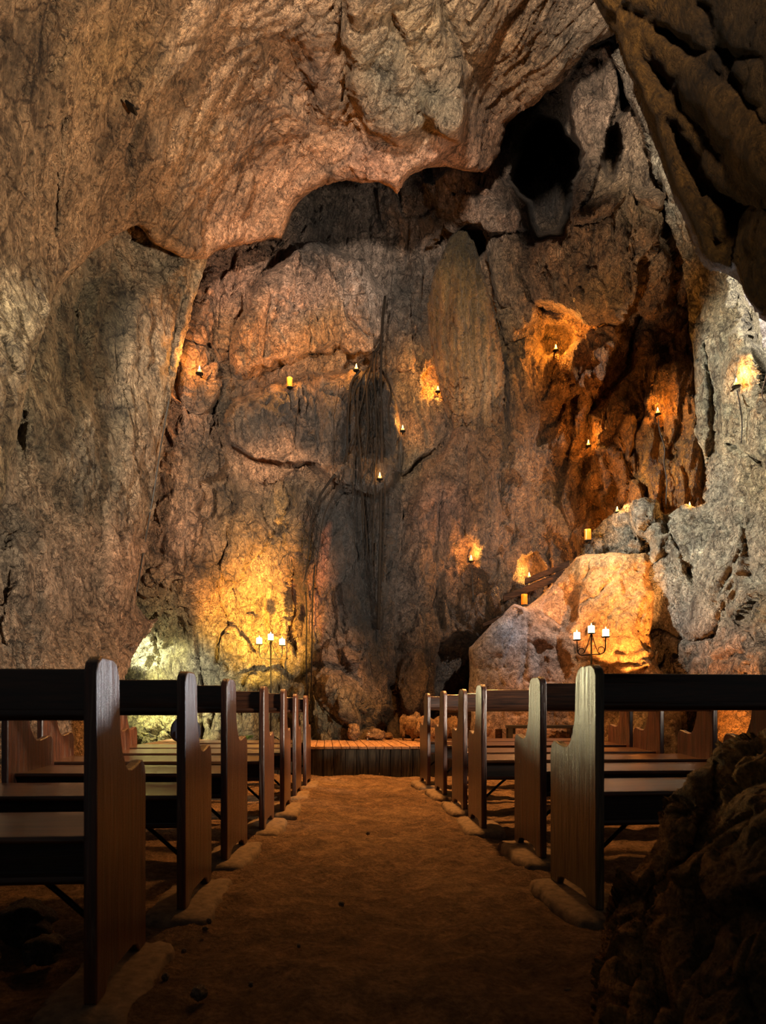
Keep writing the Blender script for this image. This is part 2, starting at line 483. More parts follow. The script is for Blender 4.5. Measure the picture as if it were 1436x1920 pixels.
vault = sheet('ceiling', [
    (-260, -260), (1260, -260), (1215, 30), (1148, 66), (1120, 80), (1098, 88), (1075, 120), (1048, 152), (1020, 172), (1000, 195), (972, 212),
    (947, 228), (940, 262), (928, 300), (905, 328), (870, 322), (835, 312), (800, 316), (775, 324), (756, 336), (744, 366), (734, 350), (718, 338),
    (690, 342), (660, 336), (635, 338), (608, 345), (582, 360), (560, 378), (546, 398), (540, 425), (530, 447), (505, 452), (480, 458),
    (455, 463), (425, 466), (400, 474), (384, 490), (360, 488), (335, 481), (300, 468), (278, 452), (262, 432), (247, 418), (230, 434),
    (205, 450), (180, 470), (150, 495), (122, 525), (100, 555), (70, 620), (45, 740), (20, 860), (0, 960), (-260, 1100)],
    [(-200, 0, 3.9), (-200, 600, 4.5), (0, 1000, 5.3), (0, 700, 5.5), (0, 300, 5.2), (0, 0, 4.7), (100, 550, 6.6), (150, 300, 6.4), (150, 0, 5.4), (250, 420, 8.0),
     (330, 470, 8.6), (386, 480, 9.3), (300, 300, 7.4), (300, 0, 6.0), (450, 430, 9.6), (450, 200, 7.9), (500, 0, 6.6), (530, 440, 9.8), (560, 370, 9.6),
     (600, 250, 8.6), (650, 330, 9.4), (740, 350, 9.2), (700, 150, 7.9), (700, 0, 7.0), (850, 260, 9.0), (830, 150, 8.2), (850, 0, 7.4), (920, 280, 10.2), (940, 230, 10.2),
     (1000, 100, 8.9), (1000, -100, 7.6), (1050, 140, 9.6), (1140, 70, 9.4), (1200, 0, 9.0), (1200, -200, 8), (300, -200, 5.2), (700, -200, 6.2)],
    M['ceil'],
    [(0, 100, TAN), (0, 600, OLIVE), (100, 400, TAN), (200, 100, (.42, .27, .15)), (350, 250, (.40, .26, .16)), (300, 430, TAN), (450, 100, (.38, .24, .15)), (520, 260, (.32, .19, .12)), (600, 120, (.30, .19, .13)),
     (450, 440, PINK), (560, 330, PINK), (700, 310, (.50, .30, .22)), (830, 290, (.52, .32, .24)), (700, 120, (.33, .26, .18)), (800, 200, (.30, .26, .19)),
     (780, 60, (.46, .34, .22)), (950, 100, (.46, .31, .20)), (1080, 60, (.42, .33, .25)), (910, 260, (.36, .22, .15)), (60, 900, OLIVE)],
    step=4.0, seed=1, grain=(2.0, -2.3, 2.5, .4), amp=(.17, .06, .032, .022, .012),
    bumps=[([(655, -60), (652, 60), (662, 150), (690, 240), (745, 262), (800, 228), (862, 268), (875, 190), (845, 100), (800, -60)], -.40, 22),
           ([(800, 180), (865, 165), (874, 215), (862, 268), (820, 235), (798, 215)], -.28, 14),
           ([(560, 400), (600, 345), (700, 330), (745, 350), (860, 270), (800, 232), (740, 262), (640, 300), (560, 340)], -.10, 18),
           ([(490, 70), (560, 60), (600, 150), (580, 230), (520, 180)], .18, 40)],
    creases=[([(655, 0), (668, 100), (640, 170)], 8, .07), ([(735, 40), (770, 110), (800, 170), (840, 190)], 11, .10), ([(830, 20), (860, 90), (900, 150)], 12, .08),
             ([(470, 120), (430, 180), (400, 220)], 7, .05), ([(110, 60), (75, 140)], 6, .05), ([(105, 210), (102, 330), (98, 440)], 4, .10),
             ([(250, 240), (240, 330), (225, 400)], 5, .08), ([(950, 40), (930, 110), (900, 200)], 11, .08), ([(1020, 10), (1000, 90)], 11, .08)],
    stains=[([(560, 120), (600, 100), (640, 180), (600, 200)], (.13, .07, .04), 50, .6), ([(690, 90), (745, 60), (760, 230), (700, 240)], (.16, .15, .11), 40, .5)],
    roll=(30, .35))
tag(vault.ob, kind='structure')

left = sheet('wall_left', [
    (-260, 720), (40, 520), (160, 400), (250, 385), (330, 430), (392, 462), (384, 500), (372, 530), (360, 575), (345, 625), (332, 680), (322, 720), (314, 770),
    (305, 830), (297, 880), (288, 930), (276, 990), (264, 1050), (252, 1105), (248, 1140), (262, 1162), (292, 1163), (276, 1190), (259, 1208),
    (244, 1238), (231, 1262), (222, 1290), (208, 1330), (190, 1470), (-260, 1720)],
    [(-200, 700, 4.7), (-200, 1300, 4.4), (0, 700, 6.0), (0, 1000, 5.7), (0, 1300, 5.5), (150, 500, 7.6), (150, 900, 7.2), (150, 1250, 6.9), (250, 450, 8.6),
     (250, 800, 8.6), (240, 1200, 8.5), (330, 480, 9.1), (330, 700, 9.5), (280, 1000, 9.3), (380, 480, 9.7), (-200, 1700, 4.3), (150, 1450, 6.8)],
    M['left'],
    [(0, 700, OLIVE), (0, 1000, (.30, .24, .18)), (0, 1250, (.36, .27, .2)), (120, 700, (.27, .22, .14)), (200, 600, (.25, .2, .13)), (170, 900, (.25, .2, .14)), (250, 700, (.40, .31, .22)), (300, 600, (.40, .28, .19)),
     (330, 520, (.46, .36, .25)), (280, 850, (.42, .30, .21)), (240, 1050, (.40, .25, .17)), (100, 1100, (.37, .27, .2)), (250, 1180, (.34, .22, .15)), (150, 1230, (.33, .24, .17)), (200, 800, (.24, .19, .13))],
    step=3.5, seed=2, flow=(1.3, 1, .4), amp=(.18, .08, .05, .026, .013),
    bumps=[([(110, 560), (180, 480), (240, 430), (300, 480), (330, 560), (290, 700), (200, 800), (120, 760)], .15, 60),
           ([(60, 900), (150, 880), (180, 980), (100, 1000)], .2, 50), ([(240, 560), (330, 500), (300, 700), (250, 800), (220, 700)], -.22, 40), ([(200, 900), (270, 820), (260, 1000), (220, 1150), (190, 1100)], -.25, 45), ([(30, 700), (100, 620), (100, 780), (50, 850)], -.2, 45), ([(20, 1000), (90, 980), (110, 1150), (50, 1260), (10, 1200)], -.25, 50), ([(100, 1050), (170, 1030), (180, 1180), (120, 1200)], .2, 45)],
    creases=[([(107, 560), (106, 660), (104, 760)], 7, .12), ([(320, 490), (330, 560), (300, 700)], 7, .12), ([(40, 780), (30, 900), (60, 1000)], 14, .08),
             ([(240, 1245), (232, 1215), (275, 1185)], 4, .12), ([(20, 980), (70, 1050), (60, 1150)], 8, .12), ([(190, 520), (150, 560), (140, 640)], 6, .12)],
    stains=[([(20, 790), (120, 780), (150, 850), (60, 870), (20, 840)], (.09, .075, .045), 60, .7), ([(110, 580), (200, 500), (250, 560), (220, 700), (150, 760), (110, 700)], (.11, .085, .045), 70, .75),
            ([(70, 890), (140, 880), (160, 950), (100, 970)], (.08, .06, .035), 40, .7), ([(150, 800), (230, 780), (220, 900), (170, 960)], (.12, .095, .06), 50, .5), ([(20, 1120), (90, 1100), (110, 1230), (40, 1240)], (.14, .11, .08), 50, .5)],
    roll=(18, .25))
tag(left.ob, kind='structure')

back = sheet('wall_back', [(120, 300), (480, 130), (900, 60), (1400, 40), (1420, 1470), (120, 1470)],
    [(150, 300, 10.8), (200, 700, 11.0), (200, 1250, 11.0), (300, 1220, 10.9), (330, 800, 9.95), (330, 1000, 9.9), (290, 1080, 9.8), (350, 680, 10.0), (270, 1000, 10.0), (400, 550, 10.3), (450, 650, 10.9), (520, 480, 11.4),
     (600, 400, 12.3), (700, 420, 12.3), (600, 200, 12.3), (800, 380, 12), (760, 550, 12.3), (860, 450, 12), (900, 320, 11.4), (960, 400, 11.2), (1000, 250, 12.0), (1060, 420, 11.2),
     (1110, 200, 11.1), (1150, 350, 10.8), (1200, 200, 10.9), (1200, 500, 10.5), (1300, 500, 10.4), (1300, 800, 10.6), (1330, 930, 10.5), (1150, 700, 11.0),
     (1050, 650, 11.3), (950, 700, 11.8), (950, 900, 11.7), (1050, 900, 11.5), (1200, 900, 11.0), (850, 900, 11.6), (850, 1150, 11.5), (950, 1150, 11.5), (740, 750, 11.7),
     (740, 1000, 11.5), (600, 800, 11.2), (600, 1100, 11.1), (480, 900, 11.0), (480, 1150, 11.2), (650, 1200, 10.9), (650, 1350, 10.8), (750, 1380, 10.9), (850, 1380, 11.3),
     (500, 1330, 10.8), (400, 1330, 10.8), (300, 1380, 10.7), (1000, 1300, 11.5), (1200, 1300, 11.3), (1380, 300, 10.5), (1380, 1400, 11)],
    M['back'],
    [(360, 560, PINK), (420, 520, (.48, .28, .2)), (330, 800, (.45, .27, .18)), (340, 1000, (.45, .27, .18)), (450, 640, (.40, .23, .13)), (560, 560, (.44, .29, .22)), (600, 650, (.36, .22, .12)), (690, 560, (.42, .33, .28)),
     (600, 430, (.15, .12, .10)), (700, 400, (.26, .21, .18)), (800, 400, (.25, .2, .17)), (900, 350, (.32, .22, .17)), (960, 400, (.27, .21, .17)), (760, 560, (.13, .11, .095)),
     (420, 760, (.085, .062, .042)), (520, 780, (.078, .060, .05)), (600, 780, (.07, .054, .044)), (480, 800, (.085, .065, .05)), (590, 830, (.075, .058, .047)), (555, 862, (.58, .34, .22)), (480, 872, (.58, .34, .22)), (385, 870, (.15, .10, .065)), (520, 960, (.22, .15, .09)), (440, 930, (.20, .13, .08)), (320, 900, (.46, .28, .18)), (450, 1000, (.44, .26, .14)),  # dark hollows and bright ledge strip: shade and light painted in
     (400, 1100, (.40, .22, .12)), (500, 1150, (.50, .32, .16)), (580, 1100, (.34, .15, .09)), (660, 1000, (.10, .085, .08)), (690, 1150, (.14, .115, .105)), (640, 1250, (.26, .18, .14)), (600, 1330, (.34, .3, .2)),
     (500, 1320, (.30, .27, .17)), (300, 1330, (.36, .33, .16)), (300, 1220, (.42, .39, .22)), (380, 1260, (.26, .24, .19)), (730, 1250, (.08, .06, .05)), (700, 1360, (.16, .115, .07)), (730, 1120, (.09, .07, .06)), (560, 930, (.17, .12, .08)),
     (790, 720, (.38, .22, .11)), (760, 860, (.17, .12, .075)), (830, 960, (.17, .10, .075)), (870, 1050, (.20, .12, .08)), (800, 1250, (.11, .075, .05)), (950, 950, (.14, .085, .052)), (960, 800, (.15, .088, .05)), (940, 1100, (.13, .08, .046)), (850, 830, (.20, .125, .085)), (860, 1180, (.13, .085, .055)),  # lower centre: weaker light painted in as darker rock
     (1040, 640, (.40, .25, .11)), (1000, 560, (.30, .21, .14)), (1100, 470, (.46, .30, .18)), (1150, 560, (.42, .25, .12)), (1100, 680, (.33, .16, .075)), (1130, 800, (.30, .155, .065)), (1250, 800, (.33, .175, .07)),  # ochre rock at right, its shade from daylight painted in darker
     (1250, 650, (.24, .145, .085)), (1250, 900, (.33, .165, .06)), (1100, 950, (.26, .14, .065)), (1200, 420, (.45, .32, .2)), (1220, 330, (.48, .36, .26)), (1110, 200, (.34, .25, .19)), (1000, 260, (.10, .10, .085)), (1020, 380, (.05, .04, .035))],  # darkest tints paint the shade of the deep hole
    step=3.2, seed=3, flow=(1.2, 1.2, .42), amp=(.30, .18, .10, .036, .015), roll=(20, .1), wob=0, tint_pow=3.2,
    bumps=[([(418, 790), (440, 755), (500, 728), (560, 716), (610, 704), (650, 693), (705, 695), (728, 712), (742, 745), (746, 800), (735, 900), (700, 930), (620, 900), (590, 862), (560, 870), (500, 862), (465, 850), (430, 830)], -.65, 14),
           ([(560, 940), (600, 880), (660, 860), (740, 860), (742, 1000), (738, 1150), (735, 1330), (700, 1345), (650, 1340), (610, 1300), (590, 1200), (572, 1100)], -.40, 28),
           ([(445, 700), (440, 640), (470, 560), (520, 500), (560, 470), (610, 470), (640, 480), (690, 500), (716, 560), (722, 620), (700, 660), (660, 675), (640, 640), (560, 660), (500, 690)], -.70, 18),
           ([(330, 1000), (345, 850), (360, 640), (390, 500), (450, 480), (520, 460), (500, 520), (440, 590), (420, 650), (380, 760), (420, 850), (400, 950), (380, 1050), (340, 1120)], -.28, 28),
           ([(560, 1480), (560, 1290), (600, 1262), (650, 1280), (690, 1330), (700, 1480)], -.35, 16),
           ([(400, 1480), (410, 1295), (450, 1270), (520, 1263), (570, 1287), (580, 1480)], -.35, 12),
           ([(200, 1480), (225, 1300), (330, 1290), (400, 1320), (420, 1480)], -.25, 22),
           ([(1005, 560), (998, 500), (1010, 450), (1060, 420), (1100, 400), (1180, 360), (1250, 370), (1240, 430), (1200, 500), (1190, 560), (1168, 600), (1110, 605), (1060, 580)], -.65, 16),
           ([(1062, 150), (1100, 95), (1150, 85), (1165, 160), (1140, 240), (1120, 320), (1105, 370), (1085, 390), (1075, 350), (1095, 280), (1070, 220)], -.9, 9),
           ([(1160, 230), (1200, 180), (1240, 260), (1260, 360), (1250, 400), (1180, 360), (1140, 400), (1080, 420), (1060, 400), (1150, 350), (1165, 300)], -.5, 12),
           ([(1195, 520), (1230, 440), (1260, 500), (1250, 580), (1215, 600), (1190, 580)], -.32, 14),
           ([(940, 480), (1000, 460), (1000, 600), (950, 640), (925, 560)], -.25, 20),
           ([(1080, 640), (1160, 600), (1165, 625), (1140, 680), (1100, 740), (1075, 720), (1060, 690)], -.3, 16),
           ([(345, 770), (400, 750), (425, 800), (390, 850), (350, 830)], .28, 16), ([(370, 900), (430, 880), (450, 950), (400, 990), (360, 960)], .32, 16), ([(470, 900), (540, 890), (560, 960), (520, 1010), (480, 980)], .26, 18),
           ([(452, 930), (478, 918), (492, 1000), (440, 1085), (418, 1070)], -.24, 12), ([(1020, 760), (1080, 740), (1090, 840), (1050, 880), (1010, 830)], .28, 16), ([(955, 650), (985, 640), (1000, 760), (985, 900), (960, 880)], -.28, 12),
           ([(880, 840), (912, 830), (930, 960), (910, 1080), (885, 1060)], -.24, 14), ([(735, 560), (760, 540), (777, 620), (770, 700), (745, 690)], -.24, 10), ([(740, 885), (800, 850), (850, 815), (830, 870), (775, 935), (745, 930)], .36, 14),
           ([(530, 1090), (560, 1060), (572, 1150), (560, 1240), (540, 1200)], .25, 12), ([(620, 500), (640, 485), (700, 520), (712, 600), (690, 640), (650, 600)], -.22, 12), ([(800, 340), (860, 330), (960, 385), (985, 430), (900, 420), (820, 400)], -.35, 16),
           ([(650, 1100), (672, 1090), (680, 1200), (665, 1260), (648, 1220)], -.16, 12), ([(690, 950), (712, 940), (722, 1080), (712, 1200), (694, 1150)], -.18, 12), ([(1110, 850), (1150, 840), (1165, 900), (1130, 940), (1105, 910)], -.22, 12),
           ([(800, 470), (840, 425), (880, 425), (915, 480), (945, 580), (950, 700), (925, 760), (840, 760), (815, 700), (790, 600)], .55, 26),
           ([(770, 930), (800, 850), (860, 800), (950, 830), (1000, 900), (990, 1100), (880, 1200), (830, 1330), (760, 1330)], -.38, 44),
           ([(1105, 760), (1160, 700), (1250, 690), (1340, 680), (1345, 960), (1130, 960)], -.25, 26),
           ([(985, 250), (1010, 222), (1040, 225), (1060, 250), (1085, 270), (1078, 330), (1065, 400), (1050, 438), (1010, 446), (998, 420), (985, 375), (960, 340)], 4.2, 20),
           ([(936, 240), (1000, 190), (1056, 145), (1060, 230), (985, 340), (945, 352), (925, 310)], .55, 10),
           ([(1140, 240), (1160, 235), (1167, 270), (1157, 322), (1142, 332), (1130, 300)], 1.8, 12),
           ([(870, 432), (905, 430), (918, 445), (912, 470), (890, 492), (875, 470)], 1.6, 8),
           ([(1163, 150), (1187, 138), (1192, 190), (1170, 205)], 1.6, 8),
           ([(365, 650), (395, 640), (408, 668), (385, 706), (364, 706)], .22, 10),
           ([(640, 692), (650, 660), (675, 655), (702, 692)], .4, 8), ([(795, 740), (788, 705), (815, 685), (842, 690), (848, 725), (830, 742)], .32, 8),
           ([(1010, 640), (1020, 613), (1062, 613), (1077, 635), (1060, 662), (1030, 666)], .32, 8), ([(868, 1058), (868, 1030), (885, 1018), (897, 1025), (899, 1058), (885, 1066)], .25, 7),
           ([(968, 1086), (974, 1048), (1010, 1043), (1022, 1070), (1000, 1092)], .25, 8),
           ([(820, 1340), (822, 1210), (850, 1195), (885, 1200), (890, 1340)], .5, 16)],
    creases=[([(745, 900), (800, 860), (860, 800), (900, 780)], 9, .2), ([(1095, 840), (1110, 760), (1180, 690), (1200, 600)], 9, .3), ([(560, 870), (620, 895), (660, 905)], 7, .15),
             ([(345, 860), (330, 960), (300, 1060)], 5, .1), ([(830, 930), (822, 1050), (826, 1180)], 6, .15), ([(940, 700), (950, 800), (930, 900), (950, 1000)], 9, .15),
             ([(640, 520), (655, 600), (690, 640)], 6, .15), ([(520, 560), (560, 600), (580, 640)], 6, .12), ([(400, 1090), (430, 1160), (410, 1240)], 8, .18), ([(860, 370), (930, 378), (990, 392)], 5, .15),
             ([(1180, 760), (1200, 860), (1180, 940)], 7, .15), ([(780, 560), (770, 620), (740, 700)], 8, .15), ([(735, 700), (738, 850), (733, 1000), (728, 1200)], 7, .2)],
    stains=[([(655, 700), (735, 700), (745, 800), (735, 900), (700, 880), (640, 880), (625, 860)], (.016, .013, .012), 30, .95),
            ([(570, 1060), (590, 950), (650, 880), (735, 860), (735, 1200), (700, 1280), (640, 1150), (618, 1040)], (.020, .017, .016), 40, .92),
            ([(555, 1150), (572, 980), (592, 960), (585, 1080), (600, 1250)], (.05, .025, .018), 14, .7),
            ([(595, 1000), (612, 980), (612, 1180), (604, 1240)], (.36, .13, .07), 12, .7),
            ([(540, 470), (560, 410), (640, 400), (640, 470), (560, 500)], (.07, .06, .055), 40, .5)])
tag(back.ob, kind='structure')

right = sheet('wall_right', [
    (1150, 110), (1165, 150), (1180, 195), (1205, 240), (1228, 300), (1246, 360), (1262, 425), (1282, 490), (1290, 550), (1292, 610), (1302, 690), (1310, 760),
    (1320, 850), (1333, 930), (1331, 952), (1310, 955), (1290, 950), (1265, 960), (1238, 970), (1230, 952), (1212, 944), (1180, 950), (1160, 960), (1140, 975), (1120, 995),
    (1108, 1020), (1090, 1035), (1060, 1065), (1040, 1100), (1030, 1480), (1680, 1620), (1680, 800), (1450, 735), (1436, 700), (1422, 650), (1408, 600), (1390, 552),
    (1370, 480), (1350, 380), (1280, 100), (1200, 50)],
    [(1160, 150, 10.1), (1240, 350, 9.9), (1300, 600, 9.7), (1330, 900, 9.6), (1160, 1000, 10.3), (1100, 1040, 10.7), (1160, 1200, 10.5), (1050, 1300, 10.9), (1250, 1250, 9.9), (1436, 700, 7.5), (1436, 1250, 7.5), (1436, 500, 7.8),
     (1600, 900, 6.3), (1400, 900, 8.2), (1380, 600, 8.5), (1300, 300, 8.9), (1600, 1500, 6.2), (1400, 1430, 7.8), (1250, 1430, 9.7)],
    M['right'],
    [(1170, 170, (.36, .3, .24)), (1240, 350, (.44, .4, .32)), (1310, 560, (.36, .30, .19)), (1400, 600, (.36, .30, .2)), (1300, 660, (.46, .44, .34)), (1370, 800, (.42, .38, .27)), (1340, 920, PALE), (1430, 900, (.38, .32, .21)), (1300, 1050, PALE),  # grey-white rock, with some of its daylight painted in
     (1180, 1000, (.22, .2, .16)), (1250, 980, (.4, .37, .29)), (1380, 1100, (.46, .42, .33)), (1280, 1180, (.28, .26, .23)), (1330, 1230, (.27, .24, .21)), (1400, 1200, (.44, .32, .24)), (1360, 1240, (.42, .23, .13)), (1436, 1150, (.30, .23, .14)), (1200, 1230, (.3, .28, .23)),
     (1200, 1350, (.26, .24, .13)), (1350, 1350, (.40, .22, .09))],
    step=3.2, seed=4, flow=(1.1, 1, .6), amp=(.20, .13, .075, .03, .013),
    bumps=[([(1340, 1000), (1380, 900), (1400, 1000), (1340, 1200), (1290, 1180)], -.2, 40), ([(1160, 960), (1230, 950), (1240, 1040), (1160, 1030)], -.15, 25)],
    creases=[([(1330, 650), (1345, 760), (1335, 880)], 8, .2), ([(1240, 970), (1290, 1050), (1310, 1100)], 7, .15), ([(1370, 830), (1400, 850), (1436, 870)], 7, .2), ([(1240, 1180), (1300, 1200), (1350, 1190)], 8, .15), ([(1420, 1100), (1390, 1170), (1436, 1210)], 7, .15), ([(1150, 985), (1190, 1000), (1220, 1030)], 6, .12)],
    roll=(16, .25))
tag(right.ob, kind='structure')

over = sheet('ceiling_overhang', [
    (900, -1000), (1010, -400), (1085, -120), (1112, 0), (1130, 35), (1150, 70), (1172, 135), (1200, 190), (1222, 245), (1240, 300), (1262, 365), (1290, 420), (1305, 455), (1312, 482), (1335, 508), (1362, 512), (1383, 514), (1392, 540), (1402, 562),
    (1420, 585), (1440, 606), (1500, 640), (1760, 700), (2100, 700), (2100, -1000)],
    [(1120, 20, 2.35), (1240, 300, 2.3), (1310, 480, 2.2), (1400, 560, 2.05), (1436, 0, 1.8), (1436, 300, 1.8), (1436, 500, 1.95), (1700, 0, 1.5), (1700, 600, 1.6), (900, -1000, 2.4), (1500, -900, 1.9), (2100, -900, 1.5), (2100, 600, 1.4)],
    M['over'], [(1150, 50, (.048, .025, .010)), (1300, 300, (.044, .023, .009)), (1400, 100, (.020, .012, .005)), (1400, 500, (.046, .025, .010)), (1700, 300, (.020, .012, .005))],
    step=5.0, seed=5, flow=(1.5, .5, .5), amp=(.13, .07, .018, .008, .004), scl=.5, roll=(26, .10), skirt=.012, wob=3,
    bumps=[([(1200, 60), (1280, 120), (1330, 230), (1400, 330), (1436, 420), (1380, 430), (1300, 330), (1220, 180)], .045, 60), ([(1330, 350), (1400, 380), (1440, 480), (1400, 520), (1340, 460)], .05, 50)],
    creases=[([(1150, 40), (1230, 140), (1300, 210), (1400, 330), (1480, 400)], 20, .035), ([(1180, 20), (1300, 90), (1420, 110)], 18, .035), ([(1290, 280), (1310, 380), (1340, 470)], 14, .03), ([(1330, 20), (1400, 180), (1450, 260)], 18, .035), ([(1260, 240), (1320, 360), (1400, 400)], 20, .05), ([(1250, 60), (1330, 130), (1420, 200)], 20, .04)])
tag(over.ob, kind='structure')

near_o = (1.25, 1.45, 0)
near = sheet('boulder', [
    (1070, 2050), (1110, 1920), (1125, 1850), (1130, 1790), (1145, 1730), (1163, 1680), (1176, 1655), (1196, 1632), (1215, 1608), (1234, 1595), (1243, 1560), (1242, 1525), (1250, 1505),
    (1270, 1496), (1290, 1492), (1293, 1470), (1300, 1455), (1322, 1448), (1326, 1430), (1336, 1415), (1355, 1402), (1385, 1396), (1410, 1386), (1436, 1370), (1540, 1330), (1700, 1330), (1700, 2180), (1060, 2180)],
    [(1110, 1920, 1.70), (1200, 1640, 1.88), (1300, 1480, 1.92), (1436, 1380, 1.85), (1436, 1700, 1.38), (1300, 1900, 1.40), (1600, 1900, 1.15), (1600, 1500, 1.4), (1250, 1750, 1.58), (1400, 1500, 1.65)],
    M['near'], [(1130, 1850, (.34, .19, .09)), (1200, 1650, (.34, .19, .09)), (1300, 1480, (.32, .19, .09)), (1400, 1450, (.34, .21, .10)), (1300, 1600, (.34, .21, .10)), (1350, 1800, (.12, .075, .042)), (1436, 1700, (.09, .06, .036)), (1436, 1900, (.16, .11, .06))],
    step=3.6, seed=6, flow=(1.6, 1.6, .38), amp=(.18, .17, .05, .014, .007), scl=.36, roll=(22, .10), skirt=.008, wob=6, orig=near_o,
    creases=[([(1195, 1900), (1210, 1760), (1225, 1680), (1290, 1600), (1330, 1500)], 13, .07), ([(1240, 1900), (1225, 1790), (1240, 1720), (1280, 1640)], 9, .05), ([(1245, 1545), (1262, 1532), (1290, 1530)], 6, .04), ([(1350, 1440), (1320, 1560), (1290, 1620)], 9, .05)])
tag(near.ob, 'big rough brown rock at the lower right corner, close to the camera', 'boulder')

bould_o = (2.6, 9.9, 0)
bould = sheet('boulder', [
    (878, 1480), (878, 1290), (881, 1215), (905, 1190), (930, 1165), (945, 1148), (965, 1133), (985, 1140), (1005, 1122), (1030, 1098), (1060, 1068), (1080, 1046), (1100, 1040), (1150, 1038),
    (1213, 1034), (1226, 1050), (1224, 1085), (1230, 1110), (1226, 1150), (1218, 1190), (1231, 1225), (1228, 1245), (1275, 1300), (1290, 1480)],
    [(880, 1200, 10.3), (880, 1400, 10.2), (985, 1150, 10.3), (985, 1300, 10.0), (1060, 1100, 10.3), (1075, 1200, 9.95), (1150, 1050, 9.85), (1150, 1200, 9.55), (1220, 1100, 9.6), (1220, 1250, 9.3), (1150, 1400, 9.4)],
    M['boulder'],
    [(905, 1250, (.30, .30, .31)), (950, 1190, (.30, .36, .45)), (985, 1250, (.34, .32, .32)), (1010, 1160, (.46, .29, .2)), (1000, 1280, (.4, .28, .22)), (1045, 1130, (.36, .24, .16)), (1040, 1230, (.26, .19, .16)), (1100, 1250, (.46, .27, .13)), (1100, 1080, (.5, .32, .17)), (1180, 1060, (.5, .32, .17)), (1200, 1200, (.48, .28, .13)), (1140, 1150, (.52, .35, .19)), (1000, 1380, (.42, .27, .17)), (1200, 1380, (.36, .3, .2))],  # blue-grey left end: cool daylight painted into the tint
    step=2.6, seed=7, flow=(1, 1, .8), amp=(.10, .05, .022, .012, .008), roll=(20, .35), skirt=.03, wob=4, orig=bould_o,
    bumps=[([(985, 1140), (1060, 1068), (1092, 1046), (1082, 1100), (1075, 1160), (1045, 1200), (1000, 1170)], .16, 14),
           ([(1000, 1210), (1050, 1200), (1070, 1240), (1060, 1300), (1000, 1290)], .15, 20), ([(1150, 1225), (1230, 1215), (1240, 1250), (1160, 1250)], -.1, 12), ([(1180, 1290), (1150, 1250), (1240, 1240), (1290, 1300), (1290, 1480), (1120, 1480)], -.2, 16)],
    creases=[([(1092, 1046), (1082, 1100), (1078, 1150), (1050, 1190)], 4, .06), ([(985, 1140), (988, 1200), (975, 1280)], 5, .06), ([(1155, 1080), (1120, 1120), (1090, 1130)], 3, .03)])
tag(bould.ob, 'large pale boulder lit orange behind the right candelabrum, blue-grey at its left end', 'boulder')

virg_o = (1.25, 11.2, 4.6)
virg = sheet('flowstone_column', [
    (858, 436), (842, 450), (832, 474), (816, 506), (806, 560), (801, 600), (810, 650), (818, 700), (828, 742), (836, 800), (850, 850), (885, 866), (920, 850), (942, 800), (944, 730), (938, 655), (925, 585), (911, 540), (898, 500), (890, 466), (876, 440)],
    [(865, 450, 11.5), (805, 600, 11.3), (865, 600, 10.5), (925, 620, 11.3), (870, 850, 11.75), (835, 790, 11.55), (940, 790, 11.65), (880, 780, 11.2), (870, 700, 10.55), (865, 520, 10.75)],
    M['flow'], [(862, 470, (.075, .055, .03)), (860, 540, (.17, .105, .05)), (820, 600, (.14, .08, .04)), (900, 600, (.20, .13, .07)), (860, 700, (.26, .15, .075)), (905, 720, (.32, .22, .14)), (870, 800, (.20, .12, .07))],
    step=2.2, seed=8, flow=(3.2, 3.2, .22), amp=(.06, .05, .045, .025, .008), roll=(30, .40), skirt=.03, wob=3, orig=virg_o,
    creases=[([(846, 500), (838, 600), (846, 820)], 5, .14), ([(868, 500), (872, 620), (866, 840)], 4, .12), ([(890, 510), (902, 640), (900, 830)], 5, .15), ([(822, 540), (824, 640), (836, 760)], 4, .11), ([(856, 590), (858, 800)], 3, .08), ([(884, 560), (886, 800)], 3, .09), ([(918, 640), (922, 800)], 4, .12), ([(810, 508), (850, 492), (900, 508)], 5, .08)])
tag(virg.ob, 'tall draped flowstone column like a robed figure high on the back wall', 'stalagmite')


# ------------------------------------------------------------------ floor
def make_floor():
    xs = np.arange(-6.0, 7.0, .04); ys = np.arange(-1.5, 12.5, .04)
    gx, gy = np.meshgrid(xs, ys); P = np.c_[gx.ravel(), gy.ravel(), np.zeros(gx.size)]
    z = .04 * fbm(P / .9, 3) + .03 * fbm(P / .28, 4, .62) + .010 * ridged(P / .14, 2) + .008 * fbm(P / .06, 2) - .03
    z -= .02 * np.exp(-(P[:, 0] / .45) ** 2)
    z += .06 * np.exp(-((P[:, 0] + .05) / .5) ** 2 - ((P[:, 1] - 1.95) / .28) ** 2) * .5
    V = np.c_[P[:, :2], z]; nx, ny = len(xs), len(ys)
    g = np.arange(nx * ny).reshape(ny, nx)
    Q = np.c_[g[:-1, :-1].ravel(), g[:-1, 1:].ravel(), g[1:, 1:].ravel(), g[1:, :-1].ravel()]
    me = bpy.data.meshes.new('floor'); me.vertices.add(len(V)); me.vertices.foreach_set('co', V.ravel())
    me.loops.add(4 * len(Q)); me.loops.foreach_set('vertex_index', Q.ravel().astype(np.int32))
    me.polygons.add(len(Q)); me.polygons.foreach_set('loop_start', np.arange(0, 4 * len(Q), 4, dtype=np.int32))
    me.polygons.foreach_set('use_smooth', np.ones(len(Q), bool)); me.update(calc_edges=True)
    me.materials.append(M['floor'])
    o = bpy.data.objects.new('floor', me); C.objects.link(o); tag(o, kind='structure')


make_floor()

